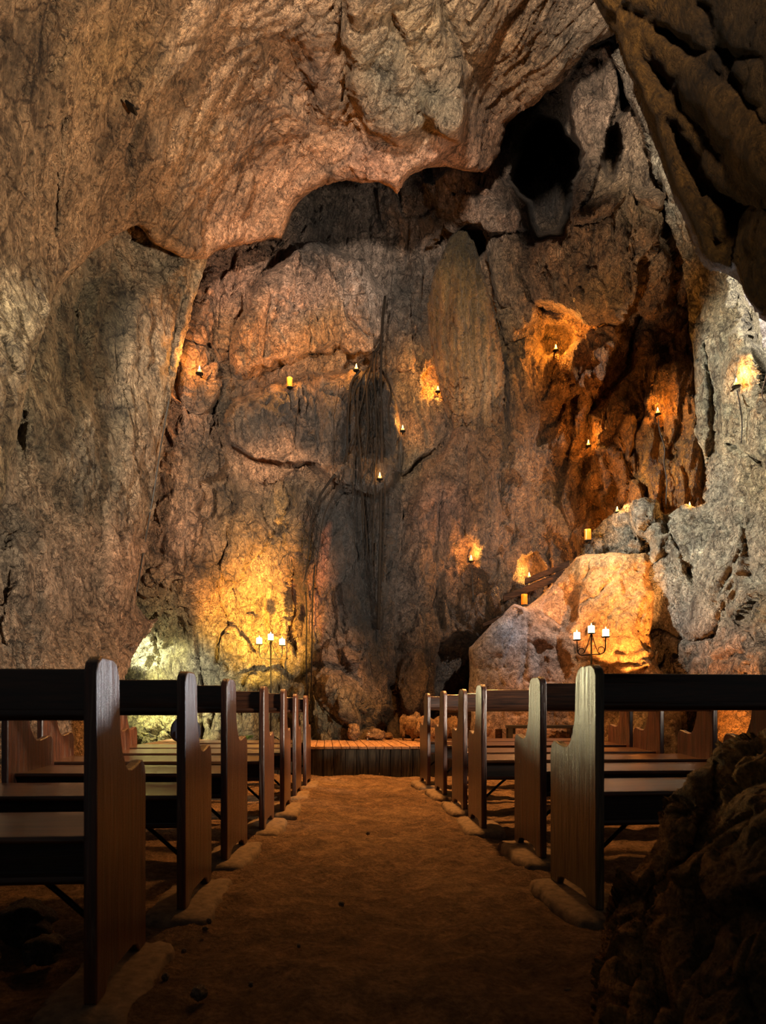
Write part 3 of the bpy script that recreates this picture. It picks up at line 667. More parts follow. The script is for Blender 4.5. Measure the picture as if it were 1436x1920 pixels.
# ------------------------------------------------------------------ pews
PROF = [(.0, .03), (.0, .905), (.012, .932), (.045, .95), (.145, .95), (.178, .935), (.197, .90), (.20, .86), (.203, .78), (.212, .725), (.232, .675), (.262, .632), (.285, .618), (.32, .615),
        (.37, .622), (.415, .634), (.445, .634), (.468, .615), (.48, .58), (.48, .0), (.405, .0), (.385, .03), (.34, .045), (.14, .045), (.095, .03), (.075, .0), (.0, .0)]


def panel_bm(x0, th):
    bm = bmesh.new()
    a = [bm.verts.new((x0, y, z)) for y, z in PROF]; b = [bm.verts.new((x0 + th, y, z)) for y, z in PROF]
    n = len(PROF)
    bm.faces.new(a); bm.faces.new(b[::-1])
    for k in range(n): bm.faces.new((a[k], b[k], b[(k + 1) % n], a[(k + 1) % n]))
    return bm


def strip(x0, x1, yz):
    """a board with a rounded cross-section running along x"""
    bm = bmesh.new()
    a = [bm.verts.new((x0, y, z)) for y, z in yz]; b = [bm.verts.new((x1, y, z)) for y, z in yz]
    bm.faces.new(a); bm.faces.new(b[::-1])
    for k in range(len(yz)): bm.faces.new((a[k], b[k], b[(k + 1) % len(yz)], a[(k + 1) % len(yz)]))
    return bm


def pew(X0, d0, zb, L, xf, side, label, group, pmat='panel'):
    sa = ((xf - CX) * (d0 + .48) / F - X0) / .48
    r = empty('pew', (X0, d0, zb), -math.asin(max(-.3, min(.3, sa))))
    tag(r, label, 'pew', group)
    T = .036

    def xx(a, b):
        return (a, b) if side > 0 else (-b, -a)
    for k, x0 in enumerate((0.0, L - T)):
        p = xx(x0, x0 + T)
        link('end_panel', panel_bm(p[0], T), M[pmat if k == 0 else 'panel'], r, bevel=.006)
    s = xx(T - .002, L - T + .002)
    bk_ = link('backrest', strip(s[0], s[1], [(.03, .80), (.03, .905), (.038, .915), (.062, .915), (.068, .905), (.068, .80)]), M['board'], r, bevel=.004)
    link('backrest_moulding', strip(s[0], s[1], [(.022, .772), (.016, .78), (.016, .797), (.024, .804), (.075, .804), (.08, .797), (.08, .78), (.074, .772)]), M['board'], bk_, bevel=.003)
    link('seat', strip(s[0], s[1], [(.07, .425), (.065, .432), (.067, .448), (.20, .447), (.36, .456), (.43, .462), (.446, .456), (.45, .445), (.445, .432), (.43, .428)]), M['seat'], r, bevel=.003)
    link('apron', strip(s[0], s[1], [(.095, .335), (.095, .43), (.12, .43), (.12, .335)]), M['dark_board'], r, bevel=.003)
    link('lower_rail', strip(s[0], s[1], [(.055, .315), (.05, .322), (.052, .338), (.175, .338), (.18, .33), (.175, .315)]), M['board'], r, bevel=.003)
    for x0, sg in ((T, 1), (L - T, -1)):
        bm = bmesh.new()
        pts = [(x0 + sg * .012, .115, .19), (x0 + sg * .05, .115, .225), (x0 + sg * .11, .115, .28), (x0 + sg * .15, .115, .314)]
        if side < 0: pts = [(-x, y, z) for x, y, z in pts]
        tube(bm, pts, .009, 6)
        link('brace', bm, M['iron'], r)
    # concrete pad the aisle end stands on
    bm = bmesh.new(); rnd = random.Random(int(d0 * 100) + (5 if side > 0 else 0))
    ring = []
    base = [(-.10, -.10), (.06, -.11), (.14, -.09), (.16, .1), (.16, .35), (.13, .50), (.05, .52), (-.08, .51), (-.10, .4), (-.11, .12)]
    n = 40
    for k in range(n):
        t = k / n * len(base); i = int(t); u = t - i
        a, b = base[i % len(base)], base[(i + 1) % len(base)]
        ring.append((a[0] + (b[0] - a[0]) * u + rnd.uniform(-.01, .01), a[1] + (b[1] - a[1]) * u + rnd.uniform(-.01, .01)))
    lv = []
    for sc, z in ((1.06, -.09), (1.03, -.03), (1.0, -.012), (.93, .001), (.5, .003)):
        lv.append([bm.verts.new(((x - .03) * sc + .03 if side > 0 else -((x - .03) * sc + .03), (y - .2) * sc + .2, z + (rnd.uniform(-.004, .002) if z > -.05 else 0))) for x, y in ring])
    for a, b in zip(lv, lv[1:]):
        for k in range(n): bm.faces.new((a[k], a[(k + 1) % n], b[(k + 1) % n], b[k]))
    bm.faces.new(lv[-1]); bm.faces.new(lv[0][::-1])
    pd = link('concrete_pad', bm, M['concrete'], None, loc=(X0, d0, zb)); pd.rotation_euler = r.rotation_euler
    tag(pd, label.replace('dark varnished pew in the row', 'concrete pad under the pew'), 'concrete pad', 'concrete pads ' + group.replace('pews', 'under pews'))
    return r


ordl = ['nearest the camera', 'second from the camera', 'third from the camera', 'fourth from the camera', 'fifth from the camera', 'sixth from the camera', 'farthest from the camera']
LEFT = [(-.776, 1.807, -.010, 1.30, 274), (-.782, 2.639, -.002, 1.35, 397), (-.811, 3.472, .007, 1.19, 464), (-.783, 4.398, .002, 1.48, 514), (-.765, 5.17, .008, 1.38, 545),
        (-.805, 6.17, -.005, 1.66, 565), (-.806, 7.0, -.002, 1.35, 583)]
for k, (x, d, z, L, xf) in enumerate(LEFT):
    pew(x, d, z, L, xf, -1, 'dark varnished pew in the row left of the aisle %s' % ordl[k], 'pews left of the aisle')
ordr = ordl[:5] + ['farthest from the camera']
RIGHT = [(.819, 2.565, .02, 1.60, 1031), (.819, 3.472, .018, 1.33, 964), (.647, 4.38, .012, 1.60, 877.5), (.628, 5.23, .009, 1.64, 847), (.548, 6.06, .019, 1.79, 815), (.4555, 6.86, .019, 1.85, 787)]
for k, (x, d, z, L, xf) in enumerate(RIGHT):
    pew(x, d, z, L, xf, 1, 'dark varnished pew in the row right of the aisle %s' % ordr[k], 'pews right of the aisle', 'panel_lit' if k == 0 else 'panel')

# ------------------------------------------------------------------ wooden platform
pf = empty('platform', (0, 9.5, 0)); tag(pf, 'low wooden platform with plank deck at the far end of the aisle', 'platform')
bm = bmesh.new(); rnd = random.Random(3)
x = -3.2
while x < 3.25:
    w = .098 + rnd.uniform(-.002, .002)
    # planks run a little askew across the deck
    y0, y1 = -1.13, 1.45
    vs = []
    for (px_, py_) in ((x, y0), (x + w, y0), (x + w - .22, y1), (x - .22, y1)):
        vs.append((px_, py_))
    zt = .335 + rnd.uniform(-.002, .002)
    top = [bm.verts.new((a, b, zt)) for a, b in vs]; bot = [bm.verts.new((a, b, zt - .03)) for a, b in vs]
    bm.faces.new(top); bm.faces.new(bot[::-1])
    for k in range(4): bm.faces.new((bot[k], bot[(k + 1) % 4], top[(k + 1) % 4], top[k]))
    x += w + .009
link('deck', bm, M['deck'], pf, smooth=False)
bm = bmesh.new(); x = -3.15
while x < 3.1:
    w = .132 + rnd.uniform(-.006, .006); dy = rnd.uniform(-.004, .004)
    box(bm, x, x + w, -1.105 + dy, -1.085 + dy, -.06, .297 + rnd.uniform(-.003, .003)); x += w + .008
link('front_boards', bm, M['fascia'], pf, smooth=False, bevel=.003)
bm = bmesh.new(); box(bm, -3.1, 3.05, -1.06, -1.02, 0, .3); box(bm, -3.1, 3.05, .8, .86, 0, .3)
link('joist', bm, M['dark_board'], pf, smooth=False)

# ------------------------------------------------------------------ candelabra
def arc(cx, cz, r, a0, a1, n=14, rx=None):
    return [(cx + (rx or r) * math.cos(a), 0, cz + r * math.sin(a)) for a in (a0 + (a1 - a0) * k / n for k in range(n + 1))]


def candelabrum(name_label, X, Y, z0, H, hw, dzl, dzr, candle_labels, grp):
    """H: height of the middle plate above z0"""
    r = empty('candelabrum', (X, Y, z0)); tag(r, name_label, 'candelabrum', 'candelabra')
    bm = bmesh.new(); tube(bm, [(0, 0, .02), (0, 0, H - .01)], .011, 10); link('pole', bm, M['iron'], r)
    bm = bmesh.new()
    lathe(bm, [(.03, .03), (.03, .045), (.012, .06)], 12)
    for a in (R(90), R(210), R(330)):
        c, s = math.cos(a), math.sin(a)
        tube(bm, [(0, 0, .05), (c * .06, s * .06, .06), (c * .13, s * .13, .035), (c * .17, s * .17, .008)], .009, 6)
    link('foot', bm, M['iron'], r)
    hb = H - .275
    arms = []
    for sg, dz in ((-1, dzl), (1, dzr)):
        bm = bmesh.new()
        pts = [(0, 0, hb)] + [(sg * hw * .62, 0, hb + dz * .3)]
        for k in range(9):
            a = -math.pi / 2 + (math.pi / 2) * k / 8
            pts.append((sg * (hw * .62 + .065 * math.cos(a)), 0, hb + .07 + .07 * math.sin(a) + dz * .5))
        pts.append((sg * hw, 0, H - .075 + dz))
        tube(bm, pts, .007, 8); arm = link('arm', bm, M['iron'], r); arms.append(arm)
        bm = bmesh.new()     # scroll standing on the arm
        cx = sg * (hw * .66)
        pts = []
        for k in range(22):
            t = k / 21; a = -math.pi * .30 + t * math.pi * 1.45; rr = .05 * (1 - .35 * t)
            pts.append((cx + sg * rr * math.cos(a), 0, hb + .052 + rr * math.sin(a) + dz * .5))
        tube(bm, pts, .0055, 6); link('scroll', bm, M['iron'], arm)
        bm = bmesh.new()
        tube(bm, [(sg * .012, 0, H - .02), (sg * .03, 0, H - .09), (sg * .055, 0, H - .17), (sg * .085, 0, hb + .035), (sg * .11, 0, hb + .012), (sg * .135, 0, hb + .006)], .005, 6)
        link('strut', bm, M['iron'], arm)
    for k, (px_, pz) in enumerate(((-hw, H - .065 + dzl), (0, H), (hw, H - .065 + dzr))):
        bm = bmesh.new()
        rad = .056 if k != 1 else .045
        lathe(bm, [(.012, -.012), (rad * .8, -.008), (rad, .001), (rad, .004), (.02, .002)], 18, (px_, 0, pz)); link('candle_plate', bm, M['iron'], (arms[0], r, arms[1])[k])
        cd = empty('candle', (X + px_, Y, z0 + pz + .003)); tag(cd, candle_labels[k], 'candle', grp)
        bm = bmesh.new(); lathe(bm, [(.041, 0), (.042, .004), (.042, .088), (.038, .094), (.03, .09), (.01, .086)], 20); link('wax', bm, M['wax'], cd)
        bm = bmesh.new(); lathe(bm, [(.003, .086), (.008, .096), (.009, .104), (.005, .118), (.0012, .13)], 10); link('flame', bm, M['flame'], cd)
    return r


cl = lambda w: ['lit white candle on the left arm of the %s candelabrum' % w, 'lit white candle on the middle top of the %s candelabrum' % w, 'lit white candle on the right arm of the %s candelabrum' % w]
candelabrum('black iron candelabrum with three lit candles left of the dark streak, far end', (507.5 - CX) * 10 / F, 10.0, .337, CZ + (HY - 1201) * 10 / F - .337, .172, .008, -.008, cl('left'), 'candles on the left candelabrum')
candelabrum('black iron candelabrum with three lit candles before the orange boulder', (1108.5 - CX) * 8.6 / F, 8.6, .337, CZ + (HY - 1187.5) * 8.6 / F - .337, .186, -.02, .02, cl('right'), 'candles on the right candelabrum')


# ------------------------------------------------------------------ candle lanterns on the rock
LAMPS = []


def lantern(p, label, size=1.0, watt=3.0, glass=True, dy=.0):
    r = empty('candle_lantern', p); tag(r, label, 'lantern', 'candle lanterns on the cave walls')
    s = size
    bm = bmesh.new(); lathe(bm, [(.05 * s, -.012), (.062 * s, -.010), (.064 * s, .0), (.05 * s, .003)], 16); box(bm, -.012, .012, .02, .12, -.012, -.002)
    link('bracket', bm, M['iron'], r)
    bm = bmesh.new(); lathe(bm, [(.03 * s, .002), (.031 * s, .05 * s), (.026 * s, .055 * s)], 14); link('wax', bm, M['lwax'], r)
    bm = bmesh.new(); lathe(bm, [(.004 * s, .052 * s), (.013 * s, .07 * s), (.013 * s, .085 * s), (.006 * s, .11 * s), (.001, .125 * s)], 10); link('flame', bm, M['flame'], r)
    if glass:
        bm = bmesh.new(); seg = 18
        for rad, sg in ((.056 * s, 1), (.052 * s, -1)):
            rings = [[bm.verts.new((rad * math.cos(2 * math.pi * k / seg), rad * math.sin(2 * math.pi * k / seg), z)) for k in range(seg)] for z in (.003, .19 * s)]
            for k in range(seg): bm.faces.new((rings[0][k], rings[0][(k + 1) % seg], rings[1][(k + 1) % seg], rings[1][k])[::sg])
        link('glass', bm, M['glass'], r)
    LAMPS.append((Vector(p) + Vector((0, -.07, (.26 if glass else .17) * s)), watt * 5.5))
    return r


m, nt, b = newmat('amber_glass')
n = noise(nt, coords(nt), 25, 3)
nt.links.new(mixc(nt, 'MULTIPLY', 1.0, (1.0, .62, .12), ramp(nt, [(.2, .8), (.8, 1.0)], n.outputs['Fac'])), b.inputs['Base Color'])
b.inputs['Transmission Weight'].default_value = .35; b.inputs['Roughness'].default_value = .25
b.inputs['Subsurface Weight'].default_value = 0
tr = nt.nodes.new('ShaderNodeBsdfTranslucent'); tr.inputs['Color'].default_value = (1.0, .5, .08, 1)
ms = nt.nodes.new('ShaderNodeMixShader'); ms.inputs[0].default_value = .6
nt.links.new(b.outputs[0], ms.inputs[1]); nt.links.new(tr.outputs[0], ms.inputs[2])
nt.links.new(ms.outputs[0], nt.nodes['Material Output'].inputs[0])
M['glass'] = m

lantern(on(back, 374, 700, .10), 'small lit lantern in the niche high at the left edge of the back wall', .9, 8, glass=False)
lantern(on(back, 543, 726, .06), 'tall amber glass lantern on the ledge above the dark streaked block', .75, 7)
lantern(on(back, 668, 694, .12), 'lit lantern half hidden on the ledge beside the root clump', .8, 8, glass=False)
lantern(on(back, 821, 734, .10), 'lit lantern in the niche at the left foot of the flowstone column', .8, 9, glass=False)
lantern(on(back, 1042, 657, .10), 'lit lantern in the round niche right of the flowstone column', .8, 8, glass=False)
a1 = lantern(on(back, 755, 808, .09), 'lit lantern on a bracket right of the hanging roots with a cable below', .8, 3.5, glass=False)
lantern(on(back, 712, 898, .08), 'lit lantern glowing behind the hanging roots', .8, 3, glass=False)
a2 = lantern(on(back, 1233, 776, .09), 'lit lantern high on the orange wall with a long cable below', .8, 3, glass=False)
lantern(on(back, 1103, 836, .09), 'lit lantern beside the crevice in the orange wall', .8, 3, glass=False)
a3 = lantern(on(right, 1380, 724, .09), 'lit lantern on the pale right wall beside the daylight slit', .8, 3, glass=False)
a4 = lantern(on(back, 883, 1052, .09), 'lit lantern in the small oval niche left of the timber stair', .8, 5, glass=False)
lantern(on(back, 992, 1084, .10), 'lit lantern in the shallow niche just above the timber stair', .8, 8, glass=False)
lantern(W(983, 1134, 10.25), 'square amber lantern standing on the boulder top at its left', .85, 1.5)
lantern(W(1102, 1013, 10.55), 'square amber lantern on a step above the lit boulder', .9, 2.5)
lantern(W(1157, 960, 10.3), 'bright lantern like a star on the ridge above the lit boulder', .7, 3, glass=False)
lantern(W(1293, 952, 9.75), 'small lantern peeping over the pale ledge under the orange wall', .7, 2, glass=False)


def cable(name, pts, rad, label, mat='cable', cat='cable', group=None, seg=6):
    b0 = Vector(pts[-1])
    bm = bmesh.new(); P = [Vector(p) - b0 for p in pts]
    # resample smoothly
    Q = []
    for i in range(len(P) - 1):
        p0, p1, p2, p3 = P[max(i - 1, 0)], P[i], P[i + 1], P[min(i + 2, len(P) - 1)]
        for k in range(5):
            t = k / 5
            Q.append(.5 * ((2 * p1) + (p2 - p0) * t + (2 * p0 - 5 * p1 + 4 * p2 - p3) * t * t + (3 * p1 - p0 - 3 * p2 + p3) * t ** 3))
    Q.append(P[-1])
    n = len(Q)
    tube(bm, Q, rad if not hasattr(rad, '__len__') else [rad[0] + (rad[1] - rad[0]) * k / (n - 1) for k in range(n)], seg)
    o = link(name, bm, M[mat], None, loc=b0); tag(o, label, cat, group); return o


cable('cable', [on(back, x, y, .03) for x, y in ((752, 815), (751, 850), (752, 890))], .007, 'thin black cable hanging under the lantern right of the roots')
cable('cable', [on(back, x, y, .03) for x, y in ((1234, 782), (1237, 810), (1246, 840), (1245, 870), (1250, 900), (1249, 930), (1249, 955))], .008, 'long black cable running down the orange wall under a lantern')
cable('cable', [on(right, x, y, .03) for x, y in ((1382, 732), (1387, 760), (1391, 790), (1390, 830))], .007, 'thin cable on the pale right wall under its lantern')
cable('cable', [on(back, x, y, .03) for x, y in ((884, 1062), (886, 1090), (887, 1125))], .006, 'short cable under the lantern in the oval niche')
cable('cable', [on(left, x, y, .05) for x, y in ((318, 745), (306, 810), (298, 860), (288, 925), (280, 970), (268, 1040), (256, 1110))] , .010, 'long dark cable slanting down the edge of the left wall')

# ------------------------------------------------------------------ hanging roots
rnd = random.Random(11)
ROOTS = [  # x at the ledge, path, radius, label
    ([(722, 556), (716, 620), (714, 700), (715, 780), (716, 850), (714, 930), (713, 1010), (711, 1090), (709, 1180)], (.020, .026), 'thickest black root hanging straight down the whole back wall'),
    ([(716, 640), (700, 668), (692, 690), (674, 720), (670, 780), (676, 860), (680, 930), (686, 990), (690, 1040)], (.028, .010), 'thick root bending over the ledge from the clump, second thickest'),
    ([(700, 660), (696, 690), (688, 730), (690, 800), (684, 860), (678, 930), (680, 1000)], (.02, .008), 'root just left of the lantern glow, ending halfway down'),
    ([(706, 660), (702, 700), (704, 760), (706, 830), (703, 900), (700, 980), (698, 1060)], (.018, .007), 'root close beside the thickest one on its left'),
    ([(712, 690), (726, 712), (733, 735), (728, 765), (731, 812)], (.02, .010), 'short root hanging over the right corner of the ledge'),
    ([(690, 690), (678, 708), (663, 742), (668, 800), (650, 850), (632, 905)], (.018, .007), 'curved root spreading left over the dark block'),
    ([(676, 694), (658, 720), (652, 790), (650, 850), (640, 900), (610, 960), (598, 1020), (592, 1080)], (.018, .006), 'root drifting from the clump to the left streak'),
    ([(694, 690), (682, 740), (668, 800), (664, 870), (660, 940)], (.016, .006), 'root on the middle of the dark streak'),
    ([(628, 890), (600, 930), (584, 980), (578, 1040), (570, 1090)], (.022, .008), 'short dark root along the left streak above the glow'),
    ([(573, 1110), (575, 1160), (574, 1230), (576, 1300), (577, 1345)], (.012, .007), 'thin root hanging right of the left candelabrum, left one of two'),
    ([(590, 1060), (586, 1120), (585, 1190), (584, 1260), (582, 1320)], (.014, .008), 'thin root hanging right of the left candelabrum, right one of two'),
    ([(716, 850), (722, 920), (719, 1000), (717, 1090)], (.012, .006), 'thin root close beside the thickest one on its right')]
for pts, rad, lab in ROOTS:
    P = [on(back, x, y, .06) for x, y in pts]
    # a root hangs free: never deeper than its smoothed run
    ys = [p.y for p in P]
    for _ in range(3): ys = [min(ys[i], (ys[max(i - 1, 0)] + ys[i] + ys[min(i + 1, len(ys) - 1)]) / 3) for i in range(len(ys))]
    P = [W(x, y, d) for (x, y), d in zip(pts, ys)]
    cable('hanging_root', P, rad, lab, 'root', 'root', 'hanging roots on the back wall', 8)
bm = bmesh.new()
for k in range(46):
    if k < 32:
        x = rnd.gauss(688, 17); y = rnd.uniform(690, 730); L = rnd.uniform(110, 460)
    else:
        x = rnd.gauss(582, 9); y = rnd.uniform(930, 1010); L = rnd.uniform(60, 160)
    P = []; yy = y; dx = 0; d = None
    for i in range(7):
        p = on(back, x + dx, yy, .03 + .02 * rnd.random()); d = p.y if d is None else .5 * (d + p.y); P.append(W(x + dx, yy, min(d, p.y)))
        yy += L / 6; dx += rnd.gauss(0, 9)
    tube(bm, P, [.0048 - .0005 * i for i in range(7)], 5)
c0 = W(690, 900, 10.6)
for v_ in bm.verts: v_.co -= c0
tag(link('fine_roots', bm, M['root'], None, loc=c0), 'tangle of fine dark rootlets spilling over the streaked block', 'roots', None, 'stuff')


# ------------------------------------------------------------------ loose stones
def stone(loc, size, seed, label, group=None, rz=0.0, tint=(.42, .25, .12)):
    bm = bmesh.new(); bmesh.ops.create_icosphere(bm, subdivisions=4, radius=1.0)
    P = np.array([v.co[:] for v in bm.verts])
    e, h = facets(P * 1.05 + seed * 3.3, seed)
    rr = 1 + .33 * h + .12 * fbm(P * 1.6 + seed, 3) + .03 * fbm(P * 7 + seed, 2)
    for v, k, p in zip(bm.verts, rr, P):
        v.co = Vector((p[0] * size[0], p[1] * size[1], p[2] * size[2])) * k
    zmin = min(v.co.z for v in bm.verts)
    for v in bm.verts: v.co.z -= zmin
    o = link('rock', bm, M['stone'], None, loc=loc); o.rotation_euler = (0, 0, rz)
    at = o.data.attributes.new('tint', 'FLOAT_COLOR', 'POINT')
    at.data.foreach_set('color', np.tile(np.array((*tint, 1.0), np.float32), len(o.data.vertices)))
    tag(o, label, 'rock', group); return o


g = 'loose rocks along the platform back'
for px, py, d, s, sd_, lab in (
        (663, 1384, 10.0, (.10, .09, .12), 21, 'squat rock at the foot of the dark column on the platform'),
        (704, 1384, 10.2, (.15, .1, .085), 22, 'low flat-topped rock mid platform back, right of the white spout'),
        (756, 1386, 10.2, (.055, .06, .19), 23, 'thin upright rock at the left end of the rock heap'),
        (774, 1386, 10.0, (.14, .12, .19), 24, 'tallest tilted slab of the rock heap right of the platform middle'),
        (800, 1392, 9.6, (.15, .12, .16), 25, 'rounded rock in the heap behind the farthest right pew'),
        (826, 1388, 9.9, (.14, .12, .17), 26, 'rock in the heap between the two farthest right pews'),
        (850, 1386, 10.1, (.15, .12, .18), 27, 'rock in the heap behind the third right pew'),
        (728, 1385, 10.4, (.08, .08, .05), 28, 'small rock between the flat-topped rock and the heap')):
    p = W(px, py, d); stone((p.x, p.y, .33), s, sd_, lab, g, rz=sd_)
g = 'stones on the earth by the nearest left pew'
for x, y, s, sd_, lab in ((-1.22, 2.28, (.10, .08, .07), 31, 'pale-edged stone on the earth at the far left edge'),
                          (-1.08, 2.12, (.06, .06, .045), 32, 'stone on the earth just behind the nearest left pew end'),
                          (-1.24, 2.02, (.08, .06, .05), 33, 'dark stone lowest at the left edge under the nearest pew')):
    stone((x, y, -.02), s, sd_, lab, g, rz=sd_, tint=(.16, .12, .085))
g = 'pebbles scattered on the aisle'
for k, (px, py, s) in enumerate(((372, 1862, .022), (310, 1825, .012), (392, 1722, .012), (385, 1735, .010), (345, 1775, .009), (470, 1838, .009), (640, 1690, .012), (1000, 1560, .012), (560, 1765, .008), (1065, 1850, .010), (690, 1560, .012))):
    d = CZ * F / (py - HY)
    p = W(px, py, d)
    stone((p.x, p.y, -.022), (s * 1.0, s * .8, s * .9), 40 + k, 'small pale pebble on the trodden earth of the aisle', g, rz=k, tint=(.42, .30, .19))

# ------------------------------------------------------------------ small furnishings
t = empty('kneeling_bench', (2.27, 9.55, .335)); tag(t, 'low black wooden bench on the platform in front of the boulder', 'bench')
bm = bmesh.new(); box(bm, -.50, .50, -.11, .11, .20, .245); link('top', bm, M['blackwood'], t, smooth=False, bevel=.006)
for sx in (-1, 1):
    bm = bmesh.new(); box(bm, sx * .46 - .03, sx * .46 + .03, -.11, -.05, 0, .20); link('leg', bm, M['blackwood'], t, smooth=False, bevel=.004)
    bm = bmesh.new(); box(bm, sx * .46 - .03, sx * .46 + .03, .05, .11, 0, .20); link('leg', bm, M['blackwood'], t, smooth=False, bevel=.004)
    bm = bmesh.new(); box(bm, sx * .40 - .012, sx * .40 + .012, -.09, .09, .12, .20); link('bracket', bm, M['blackwood'], t, smooth=False, bevel=.003)
p = W(935, 1386, 9.8)
bm = bmesh.new(); lathe(bm, [(.05, 0), (.055, .02), (.05, .16), (.055, .18), (.03, .185)], 14)
tag(link('stump', bm, M['stairwood'], None, loc=(p.x, p.y, .335)), 'small round stump left of the low black bench', 'stump')

bg = empty('bag', ((348 - CX) * 9.4 / F, 9.4, .335)); tag(bg, 'dark blue rounded bag behind the second pew left of the aisle', 'bag')
bm = bmesh.new(); bmesh.ops.create_uvsphere(bm, u_segments=28, v_segments=18, radius=1.0)
for v in bm.verts:
    x_, y_, z_ = v.co
    sq = lambda a, e: math.copysign(abs(a) ** e, a)
    v.co = Vector((.205 * sq(x_, .75) * (1.0 - .12 * z_), .12 * sq(y_, .7), .18 + .18 * sq(z_, .8)))
link('body', bm, M['navy'], bg)
bm = bmesh.new(); box(bm, -.11, .11, -.145, -.09, .05, .17); link('pocket', bm, M['navy'], bg, bevel=.02)
bm = bmesh.new(); tube(bm, arc(0, .35, .05, 0, math.pi, 10), .008, 6); link('handle', bm, M['navy'], bg)

p = W(462, 1388, 9.9)
pl = empty('plant', (p.x, p.y, .335)); tag(pl, 'small tuft of green leaves at the wall foot behind the third left pew', 'plant')
bm = bmesh.new(); rnd = random.Random(5)
for k in range(26):
    a = rnd.uniform(0, 6.283); ln = rnd.uniform(.05, .12); w = rnd.uniform(.008, .016)
    c_, s_ = math.cos(a), math.sin(a)
    pts = [(0, 0), (ln * .35, ln * .55), (ln * .75, ln * .7), (ln, ln * .55)]
    prev = None
    for i, (rr, zz) in enumerate(pts):
        ww = w * (.4, 1, .8, .05)[i]
        cur = [bm.verts.new((rr * c_ - ww * s_, rr * s_ + ww * c_, zz + .004)), bm.verts.new((rr * c_, rr * s_, zz - .002)), bm.verts.new((rr * c_ + ww * s_, rr * s_ - ww * c_, zz + .004))]
        if prev:
            bm.faces.new((prev[0], prev[1], cur[1], cur[0])); bm.faces.new((prev[1], prev[2], cur[2], cur[1]))
        prev = cur
link('leaves', bm, M['leaf'], pl, smooth=False)

p = W(689, 1386, 10.15); bm = bmesh.new()
tube(bm, [(0, 0, 0), (0, 0, .06), (.002, 0, .085), (.012, 0, .10), (.026, 0, .10), (.034, 0, .088)], .009, 10)
tag(link('water_spout', bm, M['white'], None, loc=(p.x, p.y, .335)), 'tiny white bent spout among the rocks at the platform back', 'spout')

# timber barrier and stair at the foot of the boulder
br = empty('timber_barrier', (1.28, 10.35, .33)); tag(br, 'dark timber barrier of stacked boards left of the boulder', 'barrier')
for k in range(4):
    bm = bmesh.new(); box(bm, -.34, .28, -.02 + .004 * (k % 2), .02, .02 + k * .165, .175 + k * .165)
    link('board', bm, M['stairwood'], br, smooth=False, bevel=.004)
st = empty('timber_stair', W(1000, 1150, 10.75)); tag(st, 'dark timber stair side rising behind the boulder to the right', 'stair')


def beam(p0, p1, h, th, name, parent):
    o0 = parent.location; bm = bmesh.new()
    a, b_ = p0 - o0, p1 - o0
    vs = []
    for dy in (0, th):
        for q in (a, b_):
            for dz in (0, h): vs.append(bm.verts.new((q.x, q.y + dy, q.z + dz)))
    for f in ((0, 1, 3, 2), (4, 6, 7, 5), (0, 4, 5, 1), (2, 3, 7, 6), (0, 2, 6, 4), (1, 5, 7, 3)): bm.faces.new([vs[i] for i in f])
    return link(name, bm, M['stairwood'], parent, smooth=False, bevel=.006)


beam(W(944, 1128, 10.8), W(1066, 1082, 10.7), .11, .05, 'stringer', st)
beam(W(985, 1096, 10.85), W(1068, 1062, 10.75), .10, .05, 'stringer', st)
beam(W(985, 1110, 10.83), W(1068, 1074, 10.73), .09, .04, 'side_board', st)
beam(W(905, 1176, 10.85), W(948, 1158, 10.8), .06, .05, 'stringer', st)

p = on(vault, 246, 202, .02)
bk = empty('bracket', p); tag(bk, 'small dark metal bracket fixed to the bare vault at upper left', 'bracket')
bm = bmesh.new(); box(bm, -.05, .05, -.05, .05, -.012, .012); o = link('plate', bm, M['iron'], bk, smooth=False, bevel=.003); o.rotation_euler = (0, R(35), 0)
bm = bmesh.new(); tube(bm, [(.03, 0, -.02), (.03, .12, .1)], .01, 6); link('bolt', bm, M['iron'], bk)

# sunlit rock outside the slit on the right, with pale roots over it
outs = sheet('wall_outside', [(1380, 520), (1620, 520), (1680, 1350), (1440, 1350), (1400, 700)],
             [(1380, 540, 9.6), (1436, 700, 9.3), (1600, 600, 9.0), (1600, 1300, 9.0), (1450, 1300, 9.2)], M['right'],
             [(1400, 600, (.55, .48, .42)), (1430, 680, (.5, .42, .36))], step=5, seed=9, flow=(1, 1, .5), roll=(10, .1), wob=0)
tag(outs.ob, kind='structure')
cable('hanging_root', [W(1441, 690, 7.2), W(1434, 715, 7.2), (W(1429, 735, 7.2)), W(1431, 750, 7.2), W(1440, 757, 7.2)], (.010, .004), 'thin pale root curling at the right edge below the daylight slit', 'palerroot', 'root')


# ------------------------------------------------------------------ lights
def aim(o, tgt):
    o.rotation_euler = (Vector(tgt) - o.location).to_track_quat('-Z', 'Y').to_euler()


def area(name, loc, tgt, size, power, col, spread=180):
    l = bpy.data.lights.new(name, 'AREA'); l.shape = 'RECTANGLE'; l.size, l.size_y = size; l.energy = power; l.color = col; l.spread = R(spread)
    o = bpy.data.objects.new(name, l); C.objects.link(o); o.location = loc; aim(o, tgt); return o


def spot(name, loc, tgt, power, col, angle, blend=.4, rad=.05):
    l = bpy.data.lights.new(name, 'SPOT'); l.energy = power; l.color = col; l.spot_size = R(angle); l.spot_blend = blend; l.shadow_soft_size = rad
    o = bpy.data.objects.new(name, l); C.objects.link(o); o.location = loc; aim(o, tgt); return o


def point(name, loc, power, col, rad=.02):
    l = bpy.data.lights.new(name, 'POINT'); l.energy = power; l.color = col; l.shadow_soft_size = rad
    o = bpy.data.objects.new(name, l); C.objects.link(o); o.location = loc; return o


